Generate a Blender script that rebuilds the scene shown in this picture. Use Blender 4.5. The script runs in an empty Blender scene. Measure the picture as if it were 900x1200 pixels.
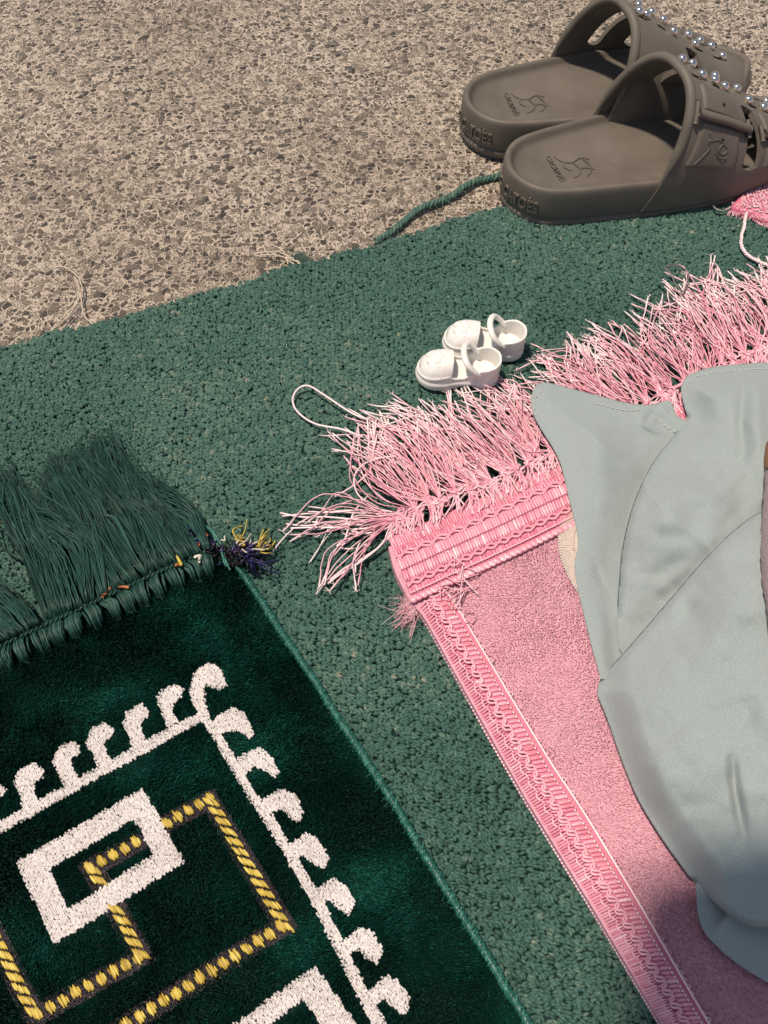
import bpy, bmesh, math, random
import numpy as np
from mathutils import Vector, Matrix
from mathutils.geometry import delaunay_2d_cdt

rng = np.random.default_rng(7)
random.seed(7)
SC = bpy.context.scene
COL = SC.collection
R = math.radians

# ------------------------------------------------------------------ camera model (used to measure the layout)
F = 1200.0; PITCH = R(55); H = 0.45
cP, sP = math.cos(PITCH), math.sin(PITCH)

def G(x, y, z=0.0):
    """a point of the photograph measured out on the level z: world coordinates"""
    x = np.asarray(x, float); y = np.asarray(y, float); z = np.asarray(z, float)
    a = (x-450)/F; b = (y-600)/F
    t = (H-z)/(sP+b*cP)
    X = a*t; Y = (cP-b*sP)*t
    return np.stack([X, Y, np.broadcast_to(z, X.shape)], -1)

def PX(p):
    """world points (N,3) -> photograph coordinates (for measuring against traced patterns)"""
    p = np.asarray(p, float)
    d = p[..., 1]*cP+(H-p[..., 2])*sP
    v = (H-p[..., 2])*cP-p[..., 1]*sP
    return np.stack([450+F*p[..., 0]/d, 600+F*v/d], -1)

# ------------------------------------------------------------------ small numeric helpers
def catmull(pts, n, closed=False):
    p = np.asarray(pts, float)
    if closed:
        q = np.vstack([p[-1], p, p[0], p[1]])
    else:
        q = np.vstack([2*p[0]-p[1], p, 2*p[-1]-p[-2]])
    m = len(q)-3
    tt = np.linspace(0, m, n, endpoint=not closed)
    i = np.minimum(tt.astype(int), m-1); f = (tt-i)[:, None]
    p0, p1, p2, p3 = q[i], q[i+1], q[i+2], q[i+3]
    return .5*((2*p1)+(-p0+p2)*f+(2*p0-5*p1+4*p2-p3)*f**2+(-p0+3*p1-3*p2+p3)*f**3)

def resample(p, n):
    p = np.asarray(p, float)
    d = np.r_[0, np.cumsum(np.linalg.norm(np.diff(p, axis=0), axis=1))]
    t = np.linspace(0, d[-1], n)
    return np.stack([np.interp(t, d, p[:, k]) for k in range(p.shape[1])], -1)

def plen(p):
    return np.linalg.norm(np.diff(np.asarray(p, float), axis=0), axis=1).sum()

def inside(poly, pts):
    poly = np.asarray(poly, float); x = pts[:, 0]; y = pts[:, 1]
    r = np.zeros(len(pts), bool); j = len(poly)-1
    for i in range(len(poly)):
        xi, yi = poly[i]; xj, yj = poly[j]
        if yi != yj:
            c = ((yi > y) != (yj > y)) & (x < (xj-xi)*(y-yi)/(yj-yi)+xi)
            r ^= c
        j = i
    return r

def dist_poly(line, pts, closed=False):
    """distance, and sign (positive on the right of the direction of travel in image axes), to a polyline"""
    line = np.asarray(line, float)
    if closed: line = np.vstack([line, line[0]])
    best = np.full(len(pts), 1e9); sg = np.zeros(len(pts)); par = np.zeros(len(pts))
    L = np.r_[0, np.cumsum(np.linalg.norm(np.diff(line, axis=0), axis=1))]
    for i in range(len(line)-1):
        a = line[i]; d = line[i+1]-a; l2 = d@d
        if l2 == 0: continue
        t = np.clip(((pts-a)@d)/l2, 0, 1)
        v = pts-(a+t[:, None]*d)
        q = np.linalg.norm(v, axis=1); k = q < best
        best = np.where(k, q, best)
        s = d[0]*v[:, 1]-d[1]*v[:, 0]
        sg = np.where(k, np.sign(s), sg); par = np.where(k, (L[i]+t*(L[i+1]-L[i]))/L[-1], par)
    return best, sg, par

_lat = rng.random((256, 256))
def vnoise(x, y, seed=0):
    x = np.asarray(x)+seed*17.3; y = np.asarray(y)+seed*9.1
    i = np.floor(x).astype(int); j = np.floor(y).astype(int)
    f = x-i; g = y-j
    f = f*f*(3-2*f); g = g*g*(3-2*g)
    L = lambda a, b: _lat[a % 256, b % 256]
    return (L(i, j)*(1-f)+L(i+1, j)*f)*(1-g)+(L(i, j+1)*(1-f)+L(i+1, j+1)*f)*g
def fbm(x, y, seed=0, o=3):
    s = 0; a = .5; t = 0
    for k in range(o):
        s = s+a*vnoise(x*2**k, y*2**k, seed+k); t += a; a *= .5
    return s/t
def smooth(e0, e1, x):
    t = np.clip((x-e0)/(e1-e0), 0, 1); return t*t*(3-2*t)

# ------------------------------------------------------------------ mesh builders
class MB:
    """collects geometry; build() links it as ONE mesh object"""
    def __init__(s): s.v = []; s.f = []; s.t = []; s.m = []; s.n = 0
    def add(s, v, f, tint=.5, mi=0):
        v = np.asarray(v, float).reshape(-1, 3); f = np.asarray(f, int)
        if len(v) == 0 or len(f) == 0: return s
        s.v.append(v); s.f.append(f+s.n)
        s.t.append(np.broadcast_to(np.asarray(tint, float), (len(v),)).copy())
        s.m.append(np.full(len(f), mi)); s.n += len(v); return s
    def grid(s, P, tint=.5, mi=0, closed_u=False, closed_v=False):
        P = np.asarray(P, float); a, b = P.shape[:2]
        idx = np.arange(a*b).reshape(a, b)
        if closed_u: idx = np.vstack([idx, idx[:1]])
        if closed_v: idx = np.hstack([idx, idx[:, :1]])
        f = np.stack([idx[:-1, :-1], idx[1:, :-1], idx[1:, 1:], idx[:-1, 1:]], -1).reshape(-1, 4)
        t = tint if np.ndim(tint) == 0 else np.asarray(tint).reshape(-1)
        return s.add(P.reshape(-1, 3), f, t, mi)
    def tube(s, path, r, sides=6, tint=.5, mi=0, flat=1.0, cap=True, closed=False):
        p = np.asarray(path, float); k = len(p)
        if closed:
            t = np.roll(p, -1, 0)-np.roll(p, 1, 0)
        else:
            t = np.gradient(p, axis=0)
        t /= np.linalg.norm(t, axis=1)[:, None]+1e-12
        up = np.array([0, 0, 1.]) if abs(t[:, 2]).mean() < .8 else np.array([1., 0, 0])
        a = np.cross(t, up); a /= np.linalg.norm(a, axis=1)[:, None]+1e-9
        b = np.cross(a, t)
        r = np.broadcast_to(np.asarray(r, float), (k,))[:, None, None]
        th = np.linspace(0, 2*np.pi, sides, endpoint=False)[None, :, None]
        P = p[:, None]+r*(np.cos(th)*a[:, None]+flat*np.sin(th)*b[:, None])
        tv = tint if np.ndim(tint) == 0 else np.repeat(np.asarray(tint), sides)
        s.grid(P, tv, mi, closed_v=True, closed_u=closed)
        if cap and not closed:
            n0 = s.n-k*sides
            for e, rev in ((0, 1), (k-1, 0)):
                ring = n0+e*sides+np.arange(sides)
                if rev: ring = ring[::-1]
                tri = np.array([[ring[0], ring[i], ring[i+1]] for i in range(1, sides-1)])
                s.f.append(tri); s.m.append(np.full(len(tri), mi))
        return s
    def inst(s, tv, tf, pos, M, tint=.5, mi=0):
        """copies of a small template (tv,tf): pos (N,3), M (N,3,3) with the scaled axes as columns"""
        pos = np.asarray(pos, float); N = len(pos)
        if N == 0: return s
        V = pos[:, None]+np.einsum('nij,kj->nki', M, tv)
        Fc = (tf[None]+(np.arange(N)*len(tv))[:, None, None]).reshape(-1, tf.shape[1])
        T = np.repeat(np.broadcast_to(np.asarray(tint, float), (N,)), len(tv))
        return s.add(V.reshape(-1, 3), Fc, T, mi)
    def build(s, name, mats, parent=None, smooth_shade=True):
        me = bpy.data.meshes.new(name)
        v = np.concatenate(s.v)
        me.vertices.add(len(v)); me.vertices.foreach_set('co', v.astype(np.float32).ravel())
        sizes = np.concatenate([np.full(len(f), f.shape[1]) for f in s.f])
        loops = np.concatenate([f.ravel() for f in s.f])
        me.loops.add(len(loops)); me.loops.foreach_set('vertex_index', loops.astype(np.int32))
        me.polygons.add(len(sizes))
        st = np.r_[0, np.cumsum(sizes)[:-1]]
        me.polygons.foreach_set('loop_start', st.astype(np.int32))
        me.polygons.foreach_set('material_index', np.concatenate(s.m).astype(np.int32))
        me.polygons.foreach_set('use_smooth', np.full(len(sizes), smooth_shade))
        at = me.attributes.new('tint', 'FLOAT', 'POINT')
        at.data.foreach_set('value', np.concatenate(s.t).astype(np.float32))
        me.update(calc_edges=True); me.validate()
        o = bpy.data.objects.new(name, me); COL.objects.link(o)
        for m in (mats if isinstance(mats, (list, tuple)) else [mats]): me.materials.append(m)
        if parent is not None: o.parent = parent
        return o

def ico(sub):
    bm = bmesh.new(); bmesh.ops.create_icosphere(bm, subdivisions=sub, radius=1)
    v = np.array([x.co[:] for x in bm.verts]); f = np.array([[x.index for x in q.verts] for q in bm.faces]); bm.free()
    return v, f
ICO1 = ico(1); ICO2 = ico(2); ICO3 = ico(3)
def blob(nu=8, nv=5):
    """an ellipsoid of quads along x"""
    th = np.linspace(0, np.pi, nv+2)[1:-1]; ph = np.linspace(0, 2*np.pi, nu, endpoint=False)
    v = [[-1, 0, 0]]
    for t in th:
        for p in ph: v.append([-math.cos(t), math.sin(t)*math.cos(p), math.sin(t)*math.sin(p)])
    v.append([1, 0, 0]); f = []
    for k in range(nu):
        f.append([0, 1+(k+1) % nu, 1+k, 0][:3])
    q = []
    for r in range(nv-1):
        for k in range(nu):
            a = 1+r*nu+k; b = 1+r*nu+(k+1) % nu
            q += [[a, b, b+nu], [a, b+nu, a+nu]]
    e = len(v)-1; b0 = 1+(nv-1)*nu
    for k in range(nu): f.append([e, b0+k, b0+(k+1) % nu])
    return np.array(v), np.array(f+q)
BLOB = blob(7, 3)
BLOBH = blob(8, 5)

def frame(d, up=(0, 0, 1), sx=1, sy=1, sz=1):
    """(N,3,3): x axis along d; z near up"""
    d = np.asarray(d, float); d = d/(np.linalg.norm(d, axis=-1, keepdims=True)+1e-12)
    up = np.broadcast_to(np.asarray(up, float), d.shape)
    y = np.cross(up, d); y /= np.linalg.norm(y, axis=-1, keepdims=True)+1e-12
    z = np.cross(d, y)
    sx, sy, sz = [np.broadcast_to(np.asarray(q, float), d.shape[:-1])[..., None] for q in (sx, sy, sz)]
    return np.stack([d*sx, y*sy, z*sz], -1)

def tag(o, label=None, cat=None, group=None, kind=None):
    if label: o['label'] = label
    if cat: o['category'] = cat
    if group: o['group'] = group
    if kind: o['kind'] = kind
    return o
def empty(name, loc=(0, 0, 0), rz=0.0):
    o = bpy.data.objects.new(name, None); COL.objects.link(o); o.empty_display_size = .02
    o.location = loc; o.rotation_euler = (0, 0, rz); return o

# ------------------------------------------------------------------ materials
def new_mat(name):
    m = bpy.data.materials.new(name); m.use_nodes = True
    nt = m.node_tree; b = nt.nodes['Principled BSDF']
    return m, nt, b
def N(nt, t, **kw):
    n = nt.nodes.new(t)
    for k, v in kw.items():
        if k.startswith('i_'): n.inputs[k[2:].replace('_', ' ')].default_value = v
        else: setattr(n, k, v)
    return n
def ramp(nt, stops, interp='LINEAR'):
    n = nt.nodes.new('ShaderNodeValToRGB'); cr = n.color_ramp; cr.interpolation = interp
    while len(cr.elements) < len(stops): cr.elements.new(.5)
    for e, (p, c) in zip(cr.elements, stops):
        e.position = p; e.color = (*c, 1) if len(c) == 3 else c
    return n
def fibre_mat(name, stops, rough=.6, spec=.3, sheen=0.0, noise=(0, 0), bump=(0, 0), sheen_tint=None, mixn=.25, sub=0.0):
    """thread-like material: colour picked by the mesh's tint attribute, broken up by noise"""
    m, nt, b = new_mat(name); L = nt.links.new
    at = N(nt, 'ShaderNodeAttribute', attribute_name='tint')
    r = ramp(nt, stops)
    fac = at.outputs['Fac']
    tc = N(nt, 'ShaderNodeTexCoord')
    if noise[0]:
        nz = N(nt, 'ShaderNodeTexNoise', i_Scale=noise[0], i_Detail=3.0)
        L(tc.outputs['Object'], nz.inputs['Vector'])
        ma = N(nt, 'ShaderNodeMath', operation='MULTIPLY_ADD'); ma.inputs[1].default_value = noise[1]; 
        sb = N(nt, 'ShaderNodeMath', operation='SUBTRACT'); sb.inputs[1].default_value = .5
        L(nz.outputs['Fac'], sb.inputs[0]); L(sb.outputs[0], ma.inputs[0]); L(fac, ma.inputs[2])
        fac = ma.outputs[0]
    L(fac, r.inputs['Fac']); L(r.outputs['Color'], b.inputs['Base Color'])
    b.inputs['Roughness'].default_value = rough
    b.inputs['Specular IOR Level'].default_value = spec
    b.inputs['Sheen Weight'].default_value = sheen
    b.inputs['Sheen Roughness'].default_value = .4
    if sheen_tint: b.inputs['Sheen Tint'].default_value = (*sheen_tint, 1)
    if bump[0]:
        nb = N(nt, 'ShaderNodeTexNoise', i_Scale=bump[0], i_Detail=2.0)
        L(tc.outputs['Object'], nb.inputs['Vector'])
        bp = N(nt, 'ShaderNodeBump', i_Strength=1.0, i_Distance=bump[1])
        L(nb.outputs['Fac'], bp.inputs['Height']); L(bp.outputs['Normal'], b.inputs['Normal'])
    if sub:
        b.inputs['Subsurface Weight'].default_value = sub
        b.inputs['Subsurface Radius'].default_value = (.002, .001, .0008)
        b.inputs['Subsurface Scale'].default_value = 1.0
    return m

# floor: worn concrete with small exposed stones
def floor_material():
    m, nt, b = new_mat('exposed_aggregate'); L = nt.links.new
    tc = N(nt, 'ShaderNodeTexCoord')
    wn = N(nt, 'ShaderNodeTexNoise', i_Scale=70.0, i_Detail=2.0)
    L(tc.outputs['Object'], wn.inputs['Vector'])
    mx = N(nt, 'ShaderNodeMix', data_type='VECTOR'); mx.inputs['Factor'].default_value = .004
    L(tc.outputs['Object'], mx.inputs['A']); L(wn.outputs['Color'], mx.inputs['B'])
    V = mx.outputs['Result']
    def stones(scale, lo, hi, w):
        f1 = N(nt, 'ShaderNodeTexVoronoi', feature='F1', i_Scale=scale); f1.inputs['Randomness'].default_value = 1
        de = N(nt, 'ShaderNodeTexVoronoi', feature='DISTANCE_TO_EDGE', i_Scale=scale)
        L(V, f1.inputs['Vector']); L(V, de.inputs['Vector'])
        sp = N(nt, 'ShaderNodeSeparateColor'); L(f1.outputs['Color'], sp.inputs[0])
        th = N(nt, 'ShaderNodeMapRange'); th.inputs['To Min'].default_value = lo; th.inputs['To Max'].default_value = hi
        L(sp.outputs[0], th.inputs['Value'])
        su = N(nt, 'ShaderNodeMath', operation='SUBTRACT'); L(de.outputs['Distance'], su.inputs[0]); L(th.outputs[0], su.inputs[1])
        mk = N(nt, 'ShaderNodeMapRange'); mk.inputs['From Min'].default_value = 0; mk.inputs['From Max'].default_value = w
        L(su.outputs[0], mk.inputs['Value'])
        return mk.outputs[0], sp, de
    m1, s1, d1 = stones(235, .0, .30, .07)
    m2, s2, d2 = stones(450, .0, .40, .09)
    sand = N(nt, 'ShaderNodeTexNoise', i_Scale=900.0, i_Detail=3.0); L(tc.outputs['Object'], sand.inputs['Vector'])
    big = N(nt, 'ShaderNodeTexNoise', i_Scale=9.0, i_Detail=4.0); L(tc.outputs['Object'], big.inputs['Vector'])
    mort = ramp(nt, [(.28, (.34, .265, .196)), (.42, (.60, .485, .370)), (.55, (.76, .63, .495)), (.75, (.87, .77, .65))])
    mm = N(nt, 'ShaderNodeMath', operation='MULTIPLY_ADD'); mm.inputs[1].default_value = .5
    L(sand.outputs['Fac'], mm.inputs[0]); hb = N(nt, 'ShaderNodeMath', operation='MULTIPLY'); hb.inputs[1].default_value = .5
    L(big.outputs['Fac'], hb.inputs[0]); L(hb.outputs[0], mm.inputs[2]); L(mm.outputs[0], mort.inputs['Fac'])
    st1 = ramp(nt, [(0, (.060, .048, .038)), (.3, (.17, .134, .102)), (.6, (.31, .245, .186)), (.85, (.48, .38, .29)), (1, (.70, .59, .47))])
    L(s1.outputs[1], st1.inputs['Fac'])
    st2 = ramp(nt, [(0, (.10, .078, .06)), (.4, (.25, .196, .148)), (.8, (.46, .37, .28)), (1, (.72, .61, .49))])
    L(s2.outputs[1], st2.inputs['Fac'])
    c1 = N(nt, 'ShaderNodeMix', data_type='RGBA'); L(m2, c1.inputs['Factor']); L(mort.outputs[0], c1.inputs['A']); L(st2.outputs[0], c1.inputs['B'])
    c2 = N(nt, 'ShaderNodeMix', data_type='RGBA'); L(m1, c2.inputs['Factor']); L(c1.outputs['Result'], c2.inputs['A']); L(st1.outputs[0], c2.inputs['B'])
    L(c2.outputs['Result'], b.inputs['Base Color'])
    mxm = N(nt, 'ShaderNodeMath', operation='MAXIMUM'); L(m1, mxm.inputs[0]); L(m2, mxm.inputs[1])
    ro = N(nt, 'ShaderNodeMapRange'); ro.inputs['To Min'].default_value = .75; ro.inputs['To Max'].default_value = .2
    L(mxm.outputs[0], ro.inputs['Value']); L(ro.outputs[0], b.inputs['Roughness'])
    # height: stones sit a little below the worn mortar, with domed tops
    hh = N(nt, 'ShaderNodeMath', operation='MULTIPLY_ADD'); hh.inputs[1].default_value = -.5
    L(mxm.outputs[0], hh.inputs[0]); 
    s3 = N(nt, 'ShaderNodeMath', operation='MULTIPLY_ADD'); s3.inputs[1].default_value = .7
    L(sand.outputs['Fac'], s3.inputs[0]); 
    t3 = N(nt, 'ShaderNodeMath', operation='MULTIPLY_ADD'); t3.inputs[1].default_value = .8
    L(d1.outputs['Distance'], t3.inputs[0]); L(s1.outputs[2], t3.inputs[2])
    L(t3.outputs[0], s3.inputs[2]); L(s3.outputs[0], hh.inputs[2])
    bp = N(nt, 'ShaderNodeBump', i_Strength=1.0, i_Distance=.0048); L(hh.outputs[0], bp.inputs['Height']); L(bp.outputs['Normal'], b.inputs['Normal'])
    b.inputs['Specular IOR Level'].default_value = .5
    return m

M_floor = floor_material()
M_loop = fibre_mat('carpet_loop_yarn', [(0, (.011, .042, .033)), (.3, (.028, .088, .067)), (.6, (.050, .124, .094)), (.85, (.120, .186, .138)), (1, (.27, .26, .18))],
                   rough=.55, spec=.45, noise=(1300, .8), sheen=.1, bump=(2200, .0003))
M_carpet_back = fibre_mat('carpet_backing', [(0, (.007, .026, .020)), (1, (.013, .044, .034))], rough=.9, spec=.1, noise=(600, .8), bump=(500, .001))
M_velvet_g = fibre_mat('dark_green_velvet', [(0, (.0014, .0095, .0072)), (.45, (.0026, .024, .018)), (.75, (.006, .058, .043)), (1, (.022, .14, .10))], rough=.6, spec=.06, sheen=.04, sheen_tint=(.1, .6, .45))
M_white = fibre_mat('off_white_wool', [(0, (.50, .455, .43)), (.5, (.66, .61, .585)), (1, (.77, .73, .70))], rough=.8, spec=.12, noise=(900, .5))
M_gold = fibre_mat('gold_thread', [(0, (.28, .17, .022)), (.5, (.52, .37, .05)), (1, (.78, .62, .14))], rough=.35, spec=.55, noise=(2500, .5), bump=(2500, .0002))
M_brown = fibre_mat('dark_brown_thread', [(0, (.012, .009, .012)), (.6, (.035, .024, .030)), (1, (.11, .085, .095))], rough=.5, spec=.4)
M_fringe_g = fibre_mat('dark_green_fringe', [(0, (.004, .020, .015)), (.5, (.013, .054, .042)), (1, (.044, .118, .092))], rough=.5, spec=.35, noise=(1200, .5))
M_whip = fibre_mat('teal_edge_thread', [(0, (.006, .06, .045)), (.5, (.015, .115, .085)), (1, (.07, .26, .20))], rough=.4, spec=.45)
M_tuft = [fibre_mat(n, [(0, tuple(.5*q for q in c)), (1, c)], rough=.45, spec=.4) for n, c in
          (('navy_thread', (.018, .020, .10)), ('purple_thread', (.13, .095, .24)), ('yellow_thread', (.62, .47, .09)), ('black_thread', (.022, .017, .018)), ('teal_thread', (.04, .17, .14)), ('cream_thread', (.75, .68, .58)), ('orange_thread', (.45, .15, .05)))]
PINKS = [(0, (.50, .15, .19)), (.3, (.70, .29, .36)), (.6, (.80, .47, .52)), (.85, (.86, .64, .65)), (1, (.88, .75, .73))]
M_pinkthread = fibre_mat('pink_satin_thread', PINKS, rough=.30, spec=.6, noise=(700, .3))
M_pinkrib = fibre_mat('pink_satin_braid', [(0, (.42, .085, .14)), (.4, (.72, .25, .33)), (.8, (.84, .42, .49)), (1, (.91, .70, .71))], rough=.33, spec=.55, noise=(900, .3))
M_pinkground = fibre_mat('pink_braid_ground', [(0, (.34, .05, .10)), (.5, (.62, .15, .24)), (1, (.72, .25, .34))], rough=.45, spec=.4, noise=(300, .4))
M_pinkpile = fibre_mat('pink_plush_pile', [(0, (.62, .295, .36)), (.5, (.72, .385, .45)), (.85, (.80, .485, .545)), (1, (.85, .60, .64))], rough=.55, spec=.2, sheen=.15, sheen_tint=(1, .7, .75))
def translucent(m, w, col):
    nt = m.node_tree; out = nt.nodes['Material Output']; b = nt.nodes['Principled BSDF']
    t = nt.nodes.new('ShaderNodeBsdfTranslucent'); t.inputs['Color'].default_value = (*col, 1)
    mx = nt.nodes.new('ShaderNodeMixShader'); mx.inputs[0].default_value = w
    nt.links.new(b.outputs[0], mx.inputs[1]); nt.links.new(t.outputs[0], mx.inputs[2]); nt.links.new(mx.outputs[0], out.inputs['Surface'])
translucent(M_pinkpile, .25, (.85, .50, .58))
def soft_normal(m, w):
    nt = m.node_tree; b = nt.nodes['Principled BSDF']
    g = nt.nodes.new('ShaderNodeNewGeometry'); mx = nt.nodes.new('ShaderNodeMix'); mx.data_type = 'VECTOR'; mx.inputs['Factor'].default_value = w
    nt.links.new(g.outputs['Normal'], mx.inputs['A']); mx.inputs['B'].default_value = (0, 0, 1)
    nr_ = nt.nodes.new('ShaderNodeVectorMath'); nr_.operation = 'NORMALIZE'
    nt.links.new(mx.outputs['Result'], nr_.inputs[0]); nt.links.new(nr_.outputs[0], b.inputs['Normal'])
soft_normal(M_pinkpile, .75)
M_plushback = fibre_mat('pink_plush_backing', [(0, (.60, .30, .365)), (.5, (.72, .39, .46)), (1, (.81, .49, .555))], rough=.8, spec=.1, noise=(260, 1.1), bump=(1100, .0008))
M_eva = None
def eva_material():
    m, nt, b = new_mat('taupe_foam_rubber'); L = nt.links.new
    tc = N(nt, 'ShaderNodeTexCoord')
    n1 = N(nt, 'ShaderNodeTexNoise', i_Scale=45.0, i_Detail=4.0); L(tc.outputs['Object'], n1.inputs['Vector'])
    r = ramp(nt, [(.3, (.108, .092, .073)), (.7, (.144, .123, .099))]); L(n1.outputs['Fac'], r.inputs['Fac']); L(r.outputs['Color'], b.inputs['Base Color'])
    n2 = N(nt, 'ShaderNodeTexNoise', i_Scale=1400.0, i_Detail=2.0); L(tc.outputs['Object'], n2.inputs['Vector'])
    bp = N(nt, 'ShaderNodeBump', i_Strength=.5, i_Distance=.00022); L(n2.outputs['Fac'], bp.inputs['Height']); L(bp.outputs['Normal'], b.inputs['Normal'])
    ro = N(nt, 'ShaderNodeMapRange'); ro.inputs['To Min'].default_value = .48; ro.inputs['To Max'].default_value = .66
    L(n1.outputs['Fac'], ro.inputs['Value']); L(ro.outputs[0], b.inputs['Roughness'])
    b.inputs['Specular IOR Level'].default_value = .42
    return m
M_eva = eva_material()
def plain(name, col, rough=.5, metal=0, spec=.5, sss=0, bump=None):
    m, nt, b = new_mat(name); L = nt.links.new
    tc = N(nt, 'ShaderNodeTexCoord'); nz = N(nt, 'ShaderNodeTexNoise', i_Scale=120.0, i_Detail=3.0); L(tc.outputs['Object'], nz.inputs['Vector'])
    r = ramp(nt, [(.3, tuple(.9*c for c in col)), (.7, col)]); L(nz.outputs['Fac'], r.inputs['Fac']); L(r.outputs['Color'], b.inputs['Base Color'])
    b.inputs['Roughness'].default_value = rough; b.inputs['Metallic'].default_value = metal; b.inputs['Specular IOR Level'].default_value = spec
    if sss:
        b.inputs['Subsurface Weight'].default_value = sss; b.inputs['Subsurface Radius'].default_value = (.003, .0026, .002); b.inputs['Subsurface Scale'].default_value = 1
    if bump:
        n2 = N(nt, 'ShaderNodeTexNoise', i_Scale=bump[0], i_Detail=2.0); L(tc.outputs['Object'], n2.inputs['Vector'])
        bp = N(nt, 'ShaderNodeBump', i_Strength=1.0, i_Distance=bump[1]); L(n2.outputs['Fac'], bp.inputs['Height']); L(bp.outputs['Normal'], b.inputs['Normal'])
    return m
M_chrome = plain('polished_metal', (.95, .86, .76), rough=.14, metal=1)
M_dark = plain('hole_shade_and_lens_black', (.012, .010, .009), rough=.8)  # painted shade of the strap holes; also the phone's black lens ring
M_shoe = plain('white_moulded_plastic', (.80, .77, .715), rough=.3, sss=.15, spec=.5)
M_wire = plain('thin_dark_thread', (.16, .12, .13), rough=.4)
M_elastic = plain('grey_elastic', (.22, .21, .2), rough=.4)
M_straw = plain('pale_dry_thread', (.62, .52, .40), rough=.5)
def cloth_material(name, c0, c1, weave=1500.0, fuzz=.4, bumpd=.00012):
    m, nt, b = new_mat(name); L = nt.links.new
    tc = N(nt, 'ShaderNodeTexCoord')
    n1 = N(nt, 'ShaderNodeTexNoise', i_Scale=1300.0, i_Detail=2.0); L(tc.outputs['Object'], n1.inputs['Vector'])
    r = ramp(nt, [(.35, c0), (.65, c1)]); L(n1.outputs['Fac'], r.inputs['Fac']); L(r.outputs['Color'], b.inputs['Base Color'])
    w1 = N(nt, 'ShaderNodeTexWave', wave_type='BANDS', bands_direction='X', i_Scale=weave/6.28, i_Distortion=1.0)
    w2 = N(nt, 'ShaderNodeTexWave', wave_type='BANDS', bands_direction='Y', i_Scale=weave/6.28, i_Distortion=1.0)
    L(tc.outputs['Object'], w1.inputs['Vector']); L(tc.outputs['Object'], w2.inputs['Vector'])
    ad = N(nt, 'ShaderNodeMath', operation='ADD'); L(w1.outputs['Fac'], ad.inputs[0]); L(w2.outputs['Fac'], ad.inputs[1])
    ad2 = N(nt, 'ShaderNodeMath', operation='ADD'); L(ad.outputs[0], ad2.inputs[0]); L(n1.outputs['Fac'], ad2.inputs[1])
    bp = N(nt, 'ShaderNodeBump', i_Strength=.8, i_Distance=bumpd); L(ad2.outputs[0], bp.inputs['Height']); L(bp.outputs['Normal'], b.inputs['Normal'])
    b.inputs['Roughness'].default_value = .85; b.inputs['Specular IOR Level'].default_value = .15
    b.inputs['Sheen Weight'].default_value = fuzz; b.inputs['Sheen Roughness'].default_value = .5
    return m
M_drape = cloth_material('grey_green_crepe', (.318, .372, .366), (.374, .428, .420), weave=5200, fuzz=.15)
M_cream = cloth_material('cream_knit', (.72, .58, .50), (.82, .70, .62), weave=4200, fuzz=.1, bumpd=.0002)
M_mauve = cloth_material('mauve_cloth', (.20, .155, .165), (.33, .265, .275), weave=4000, fuzz=.1)
M_tan = plain('brown_skin_tone_edge', (.24, .115, .055), rough=.6)

# ------------------------------------------------------------------ setting: floor
b = MB()
b.grid(np.array([[[-30, -30, 0], [-30, 30, 0]], [[30, -30, 0], [30, 30, 0]]], float))
b.f[-1] = b.f[-1][:, ::-1] if False else b.f[-1]
fl = b.build('floor', M_floor, smooth_shade=False)
tag(fl, kind='structure')

CZ = .0052      # level of the carpet's backing; the loops stand on it
CT = .0078      # about the carpet's top

# ------------------------------------------------------------------ carpet
edge_px = [(-420, 500), (-260, 468), (-120, 438), (-60, 421), (0, 405), (55, 389), (100, 380), (150, 368), (200, 352), (245, 339), (285, 329), (330, 313), (372, 305), (420, 291), (455, 281), (490, 270), (520, 260), (560, 248), (590, 240), (660, 222), (760, 196), (860, 172), (930, 158), (1080, 130), (1300, 90)]
ep = catmull(edge_px, 160)
ep[:, 1] += (fbm(ep[:, 0]/22, ep[:, 1]/22, 3)-.5)*7
edge_w = G(ep[:, 0], ep[:, 1], CT)[:, :2]
carpet_w = np.vstack([edge_w, [[.95, edge_w[-1, 1]], [.95, -.35], [-.95, -.35], [-.95, edge_w[0, 1]]]])

MAT_Z = .0125
RUG_Z = .0135
mat_px = [(-230, 860), (-120, 817), (0, 768), (80, 733), (160, 695), (235, 662), (268, 656), (284, 672), (333, 745), (387, 827), (440, 908), (490, 990), (550, 1088), (618, 1198), (690, 1320), (720, 1400), (-300, 1400)]
mat_w = G(np.array(mat_px)[:, 0], np.array(mat_px)[:, 1], MAT_Z)[:, :2]
rug_px = [(455, 640), (462, 668), (478, 700), (497, 722), (540, 800), (618, 938), (700, 1072), (776, 1200), (860, 1335), (1500, 1335), (1500, 140), (900, 405), (700, 505), (600, 562)]
rug_w = G(np.array(rug_px)[:, 0], np.array(rug_px)[:, 1], RUG_Z)[:, :2]

def shrink(poly, d):
    c = poly.mean(0); v = poly-c; l = np.linalg.norm(v, axis=1)[:, None]
    return c+v*(l-d)/l

b = MB()
# backing slab
n = len(carpet_w)
top = np.c_[carpet_w, np.full(n, CZ)]; bot = np.c_[carpet_w, np.full(n, .0008)]
b.grid(np.stack([top, bot]), .5, 0, closed_v=True)
res = delaunay_2d_cdt([Vector(p) for p in carpet_w], [], [list(range(n))], 1, 1e-6)
b.add([[p.x, p.y, CZ] for p in res[0]], [list(f) for f in res[2]], .5, 0)
carpet = empty('green_carpet', (0, .35, 0))
carpet_back = b.build('backing', M_carpet_back, None, smooth_shade=False)
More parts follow.
